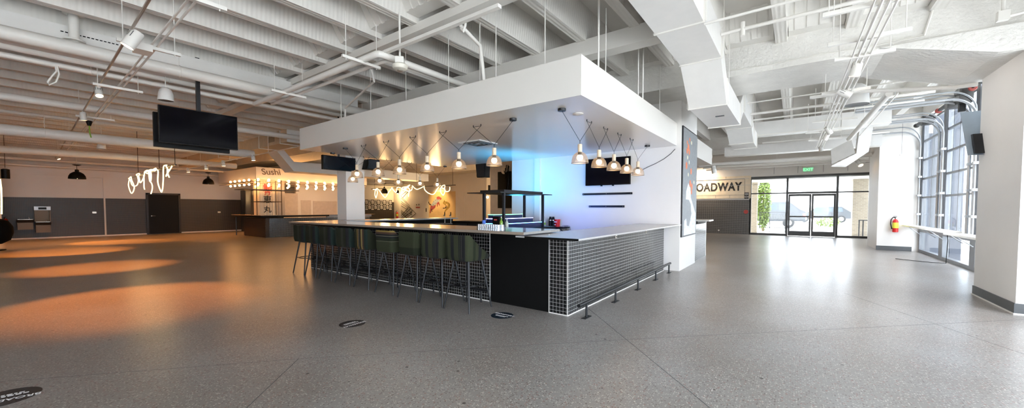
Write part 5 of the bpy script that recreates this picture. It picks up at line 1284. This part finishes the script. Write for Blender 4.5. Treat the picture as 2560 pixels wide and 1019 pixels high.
# canopy over the entrance
struct(Bx((-4,YE+.2,2.95),(3.5,YE+3.2,3.4)).build('entrance_canopy',mat('canopy_stucco',(.55,.54,.5),.8)))
t=empty('brick_column',(2.75,YE+2.6,0),'tan brick column outside the right entrance pane','column'); Bx((aty(2132,500,YE+2.5).x,YE+2.5,-.04),(aty(2175,500,YE+2.5).x+.3,YE+3.1,2.95)).build('shaft',BRICK,t)
t=empty('brick_column',(-3.0,YE+2.6,0),'narrow tan brick column outside the left entrance pane','column'); a=aty(1884,500,YE+2.5).x; b_=aty(1893,500,YE+2.5).x; Bx((a-.4,YE+2.5,-.04),(b_,YE+3.0,2.95)).build('shaft',BRICK,t)
def foliage(c,rx,ry,rz,n,m_,name='foliage',parent=None,s=.09):
    mb=MB(); rnd=random.Random(4)
    for i in range(n):
        th=rnd.uniform(0,2*PI); ph=math.acos(rnd.uniform(-1,1)); rr=rnd.uniform(.6,1)
        p=Vector(c)+Vector((rx*rr*math.sin(ph)*math.cos(th),ry*rr*math.sin(ph)*math.sin(th),rz*rr*math.cos(ph)))
        a=Vector((rnd.uniform(-1,1),rnd.uniform(-1,1),rnd.uniform(-1,1))).normalized()*s; b2=a.orthogonal().normalized()*s*.6
        k=len(mb.v); mb.v+=[p-a,p+b2,p+a,p-b2]; mb.f.append((k,k+1,k+2,k+3))
    return mb.build(name,m_,parent,smooth=False)
p=aty(1909,500,29); t=empty('tall_shrub',(p.x,29,0),'narrow yellow green leafy tree outside the left entrance pane','tree')
MB().tube([(p.x,29,-.05),(p.x,29,2.9)],.06,8).build('trunk',mat('bark',(.15,.1,.06),.8),t); foliage((p.x,29,1.75),.42,.42,1.75,1500,LEAF,'foliage',t)
p=aty(2070,545,38); t=empty('low_bush',(p.x,38,0),'low pale bush across the street behind the right door','bush'); foliage((p.x,38,.35),.8,.4,.4,300,LEAF,'foliage',t)
# railing
Yr=YE+3.6
t=empty('street_railing',(-2.5,Yr,0),'thin black metal railing outside the left entrance pane','railing'); m=MB()
ra,rb=aty(1897,530,Yr),aty(1966,530,Yr); zr=ra.z
for xx in (1900,1925,1964): q=aty(xx,530,Yr); m.tube([(q.x,Yr,-.05),(q.x,Yr,zr)],.02,6)
m.tube([(ra.x,Yr,zr),(rb.x,Yr,zr)],.02,6); m.build('frame',BLKMET,t); m=MB()
for i in range(1,18): x=ra.x+(rb.x-ra.x)*i/18; m.tube([(x,Yr,.1),(x,Yr,zr)],.006,4)
m.build('baluster',BLKMET,t)
t=empty('street_railing',(3,YE+1.8,0),'dark railing with grid outside the right entrance pane','railing'); Yq=YE+1.5; a=aty(2146,550,Yq); b2=aty(2175,550,Yq); m=MB()
for xx in (2148,2158,2174): q=aty(xx,550,Yq); m.tube([(q.x,Yq,-.05),(q.x,Yq,a.z)],.025,6)
m.tube([(a.x,Yq,a.z),(b2.x,Yq,a.z)],.025,6).build('frame',BLKMET,t)
# parked car
def car(cx,cy,L,lab,paint,heading=1,hs=1.):
    t=empty('parked_car',(cx,cy,0),lab,'car','parked cars outside'); W=1.8
    pr=[(-.5,.35),(-.5,.75),(-.42,.95),(-.25,1.02),(-.12,1.55),(.30,1.58),(.44,1.1),(.5,.98),(.5,.4)]
    pr=[(x*L*heading,z*hs) for x,z in pr]
    m=MB().poly([(cx+x,cy-W/2,z) for x,z in pr],(0,W,0)); m.build('body',paint,t)
    for (a,b_,c_) in ((-.205,-.10,0),(.0,.16,1),(.18,.33,1)):
        lo,hi=1.06*hs,1.46*hs
        x0,x1=a*L*heading,b_*L*heading
        MB().poly([(cx+x0,cy-W/2-.012,lo),(cx+x1,cy-W/2-.012,lo),(cx+x1-(.02*L*heading if c_ and b_>.3 else 0),cy-W/2-.012,hi),(cx+(x0 if c_ else (-.12)*L*heading+.0),cy-W/2-.012,hi)],(0,.01,0)).build('side_window',CARG,t)
    MB().poly([(cx-.09*L*heading,cy-W/2-.012,1.06*hs),(cx-.015*L*heading,cy-W/2-.012,1.06*hs),(cx-.015*L*heading,cy-W/2-.012,1.46),(cx-.09*L*heading,cy-W/2-.012,1.46)],(0,.01,0)).build('side_window',CARG,t)
    for x in (-.32,.30):
        for s in (-1,1):
            w=MB().lathe((cx+x*L*heading,cy+s*(W/2-.1)-.11,.36),[(.2,0),(.34,0),(.36,.03),(.36,.19),(.34,.22),(.2,.22)],26,axis=1).build('wheel',TYRE,t)
            MB().lathe((cx+x*L*heading,cy+s*(W/2-.1)-.12,.36),[(.02,0),(.2,.005),(.2,.2)],20,axis=1).build('rim',GALV,w)
    MB().box((cx+.47*L*heading,cy-W/2-.01,.85),(cx+.5*L*heading,cy-W/2+.2,1.05)).build('tail_light',REDW,t)
    return t
p=aty(1962,560,34); p=aty(2014,550,34); car(p.x-2.45,35,4.9,'silver sport utility car parked outside behind the left door',CARW,1,1.2)
p=aty(1930,500,42); car(p.x-2,44,4.6,'pale car parked farther away with a blue windscreen',CARW,-1)
p=aty(2060,520,48); car(p.x,50,4.6,'pale car far across the street behind the right door',CARW,1)
# buildings outside
t=empty('street_building',(0,95,0),'pale low building across the street seen through the entrance','building'); Bx((-40,95,-.05),(30,100,5)).build('wall',SKYW,t); m=MB()
for i in range(8): m.box((-30+i*7,94.95,1.5),(-27+i*7,95,3))
m.build('window',BLUEW,t)
t=empty('street_building',(14,30,0),'grey blue glazed building across the side street seen through the overhead doors','building')
Bx((13.5,10,-.05),(22,27.5,9)).build('wall',mat('grey_blue_wall',(.20,.22,.26),.7),t); m=MB()
for i in range(5):
    for k in range(4): m.box((13.44,11+i*3.2,.9+k*2.2),(13.5,13+i*3.2,2.3+k*2.2))
m.build('window',BLUEW,t)
t=empty('street_building',(24,60,0),'far pale building with rows of windows beyond the overhead doors','building'); Bx((9,44,-.05),(30,60,12)).build('wall',SKYW,t); m=MB()
for i in range(6):
    for k in range(4): m.box((10+i*3,43.95,1+k*2.8),(11.8+i*3,44,2.6+k*2.8))
m.build('window',BLUEW,t)
# ================================================================ LIGHT
w=bpy.data.worlds.new('World'); bpy.context.scene.world=w; w.use_nodes=True; bg=w.node_tree.nodes['Background']; bg.inputs[0].default_value=(.88,.925,1,1); bg.inputs[1].default_value=7.5
sun=light('sun','SUN',(10,10,20),9,(1,.95,.88)); sun.data.angle=R(1); aim(sun,(.55,-.75,-1.1))
def portal(loc,sx,sy,d):
    o=light('daylight_portal','AREA',loc,1,(1,1,1),shape='RECTANGLE',size=sx,size_y=sy); o.data.cycles.is_portal=True; aim(o,d)
portal((.5,-7.66,1.5),6.0,3.0,(0,1,0)); portal((XR+.15,.3,1.7),15.2,3.4,(-1,0,0)); portal((XR+.2,13.7,2.1),8.2,4.2,(-1,0,0)); portal((.5,YE+.25,1.55),5.0,3.0,(0,-1,0))
sc_=bpy.context.scene; vs=sc_.view_settings; sc_.display_settings.display_device='sRGB'; vs.view_transform='Standard'; vs.look='None'; vs.gamma=1; vs.exposure=0.48
cy=sc_.cycles; cy.max_bounces=7; cy.diffuse_bounces=5; cy.glossy_bounces=3; cy.transmission_bounces=4; cy.transparent_max_bounces=10; cy.sample_clamp_indirect=6; cy.use_denoising=True; cy.caustics_reflective=False; cy.caustics_refractive=False
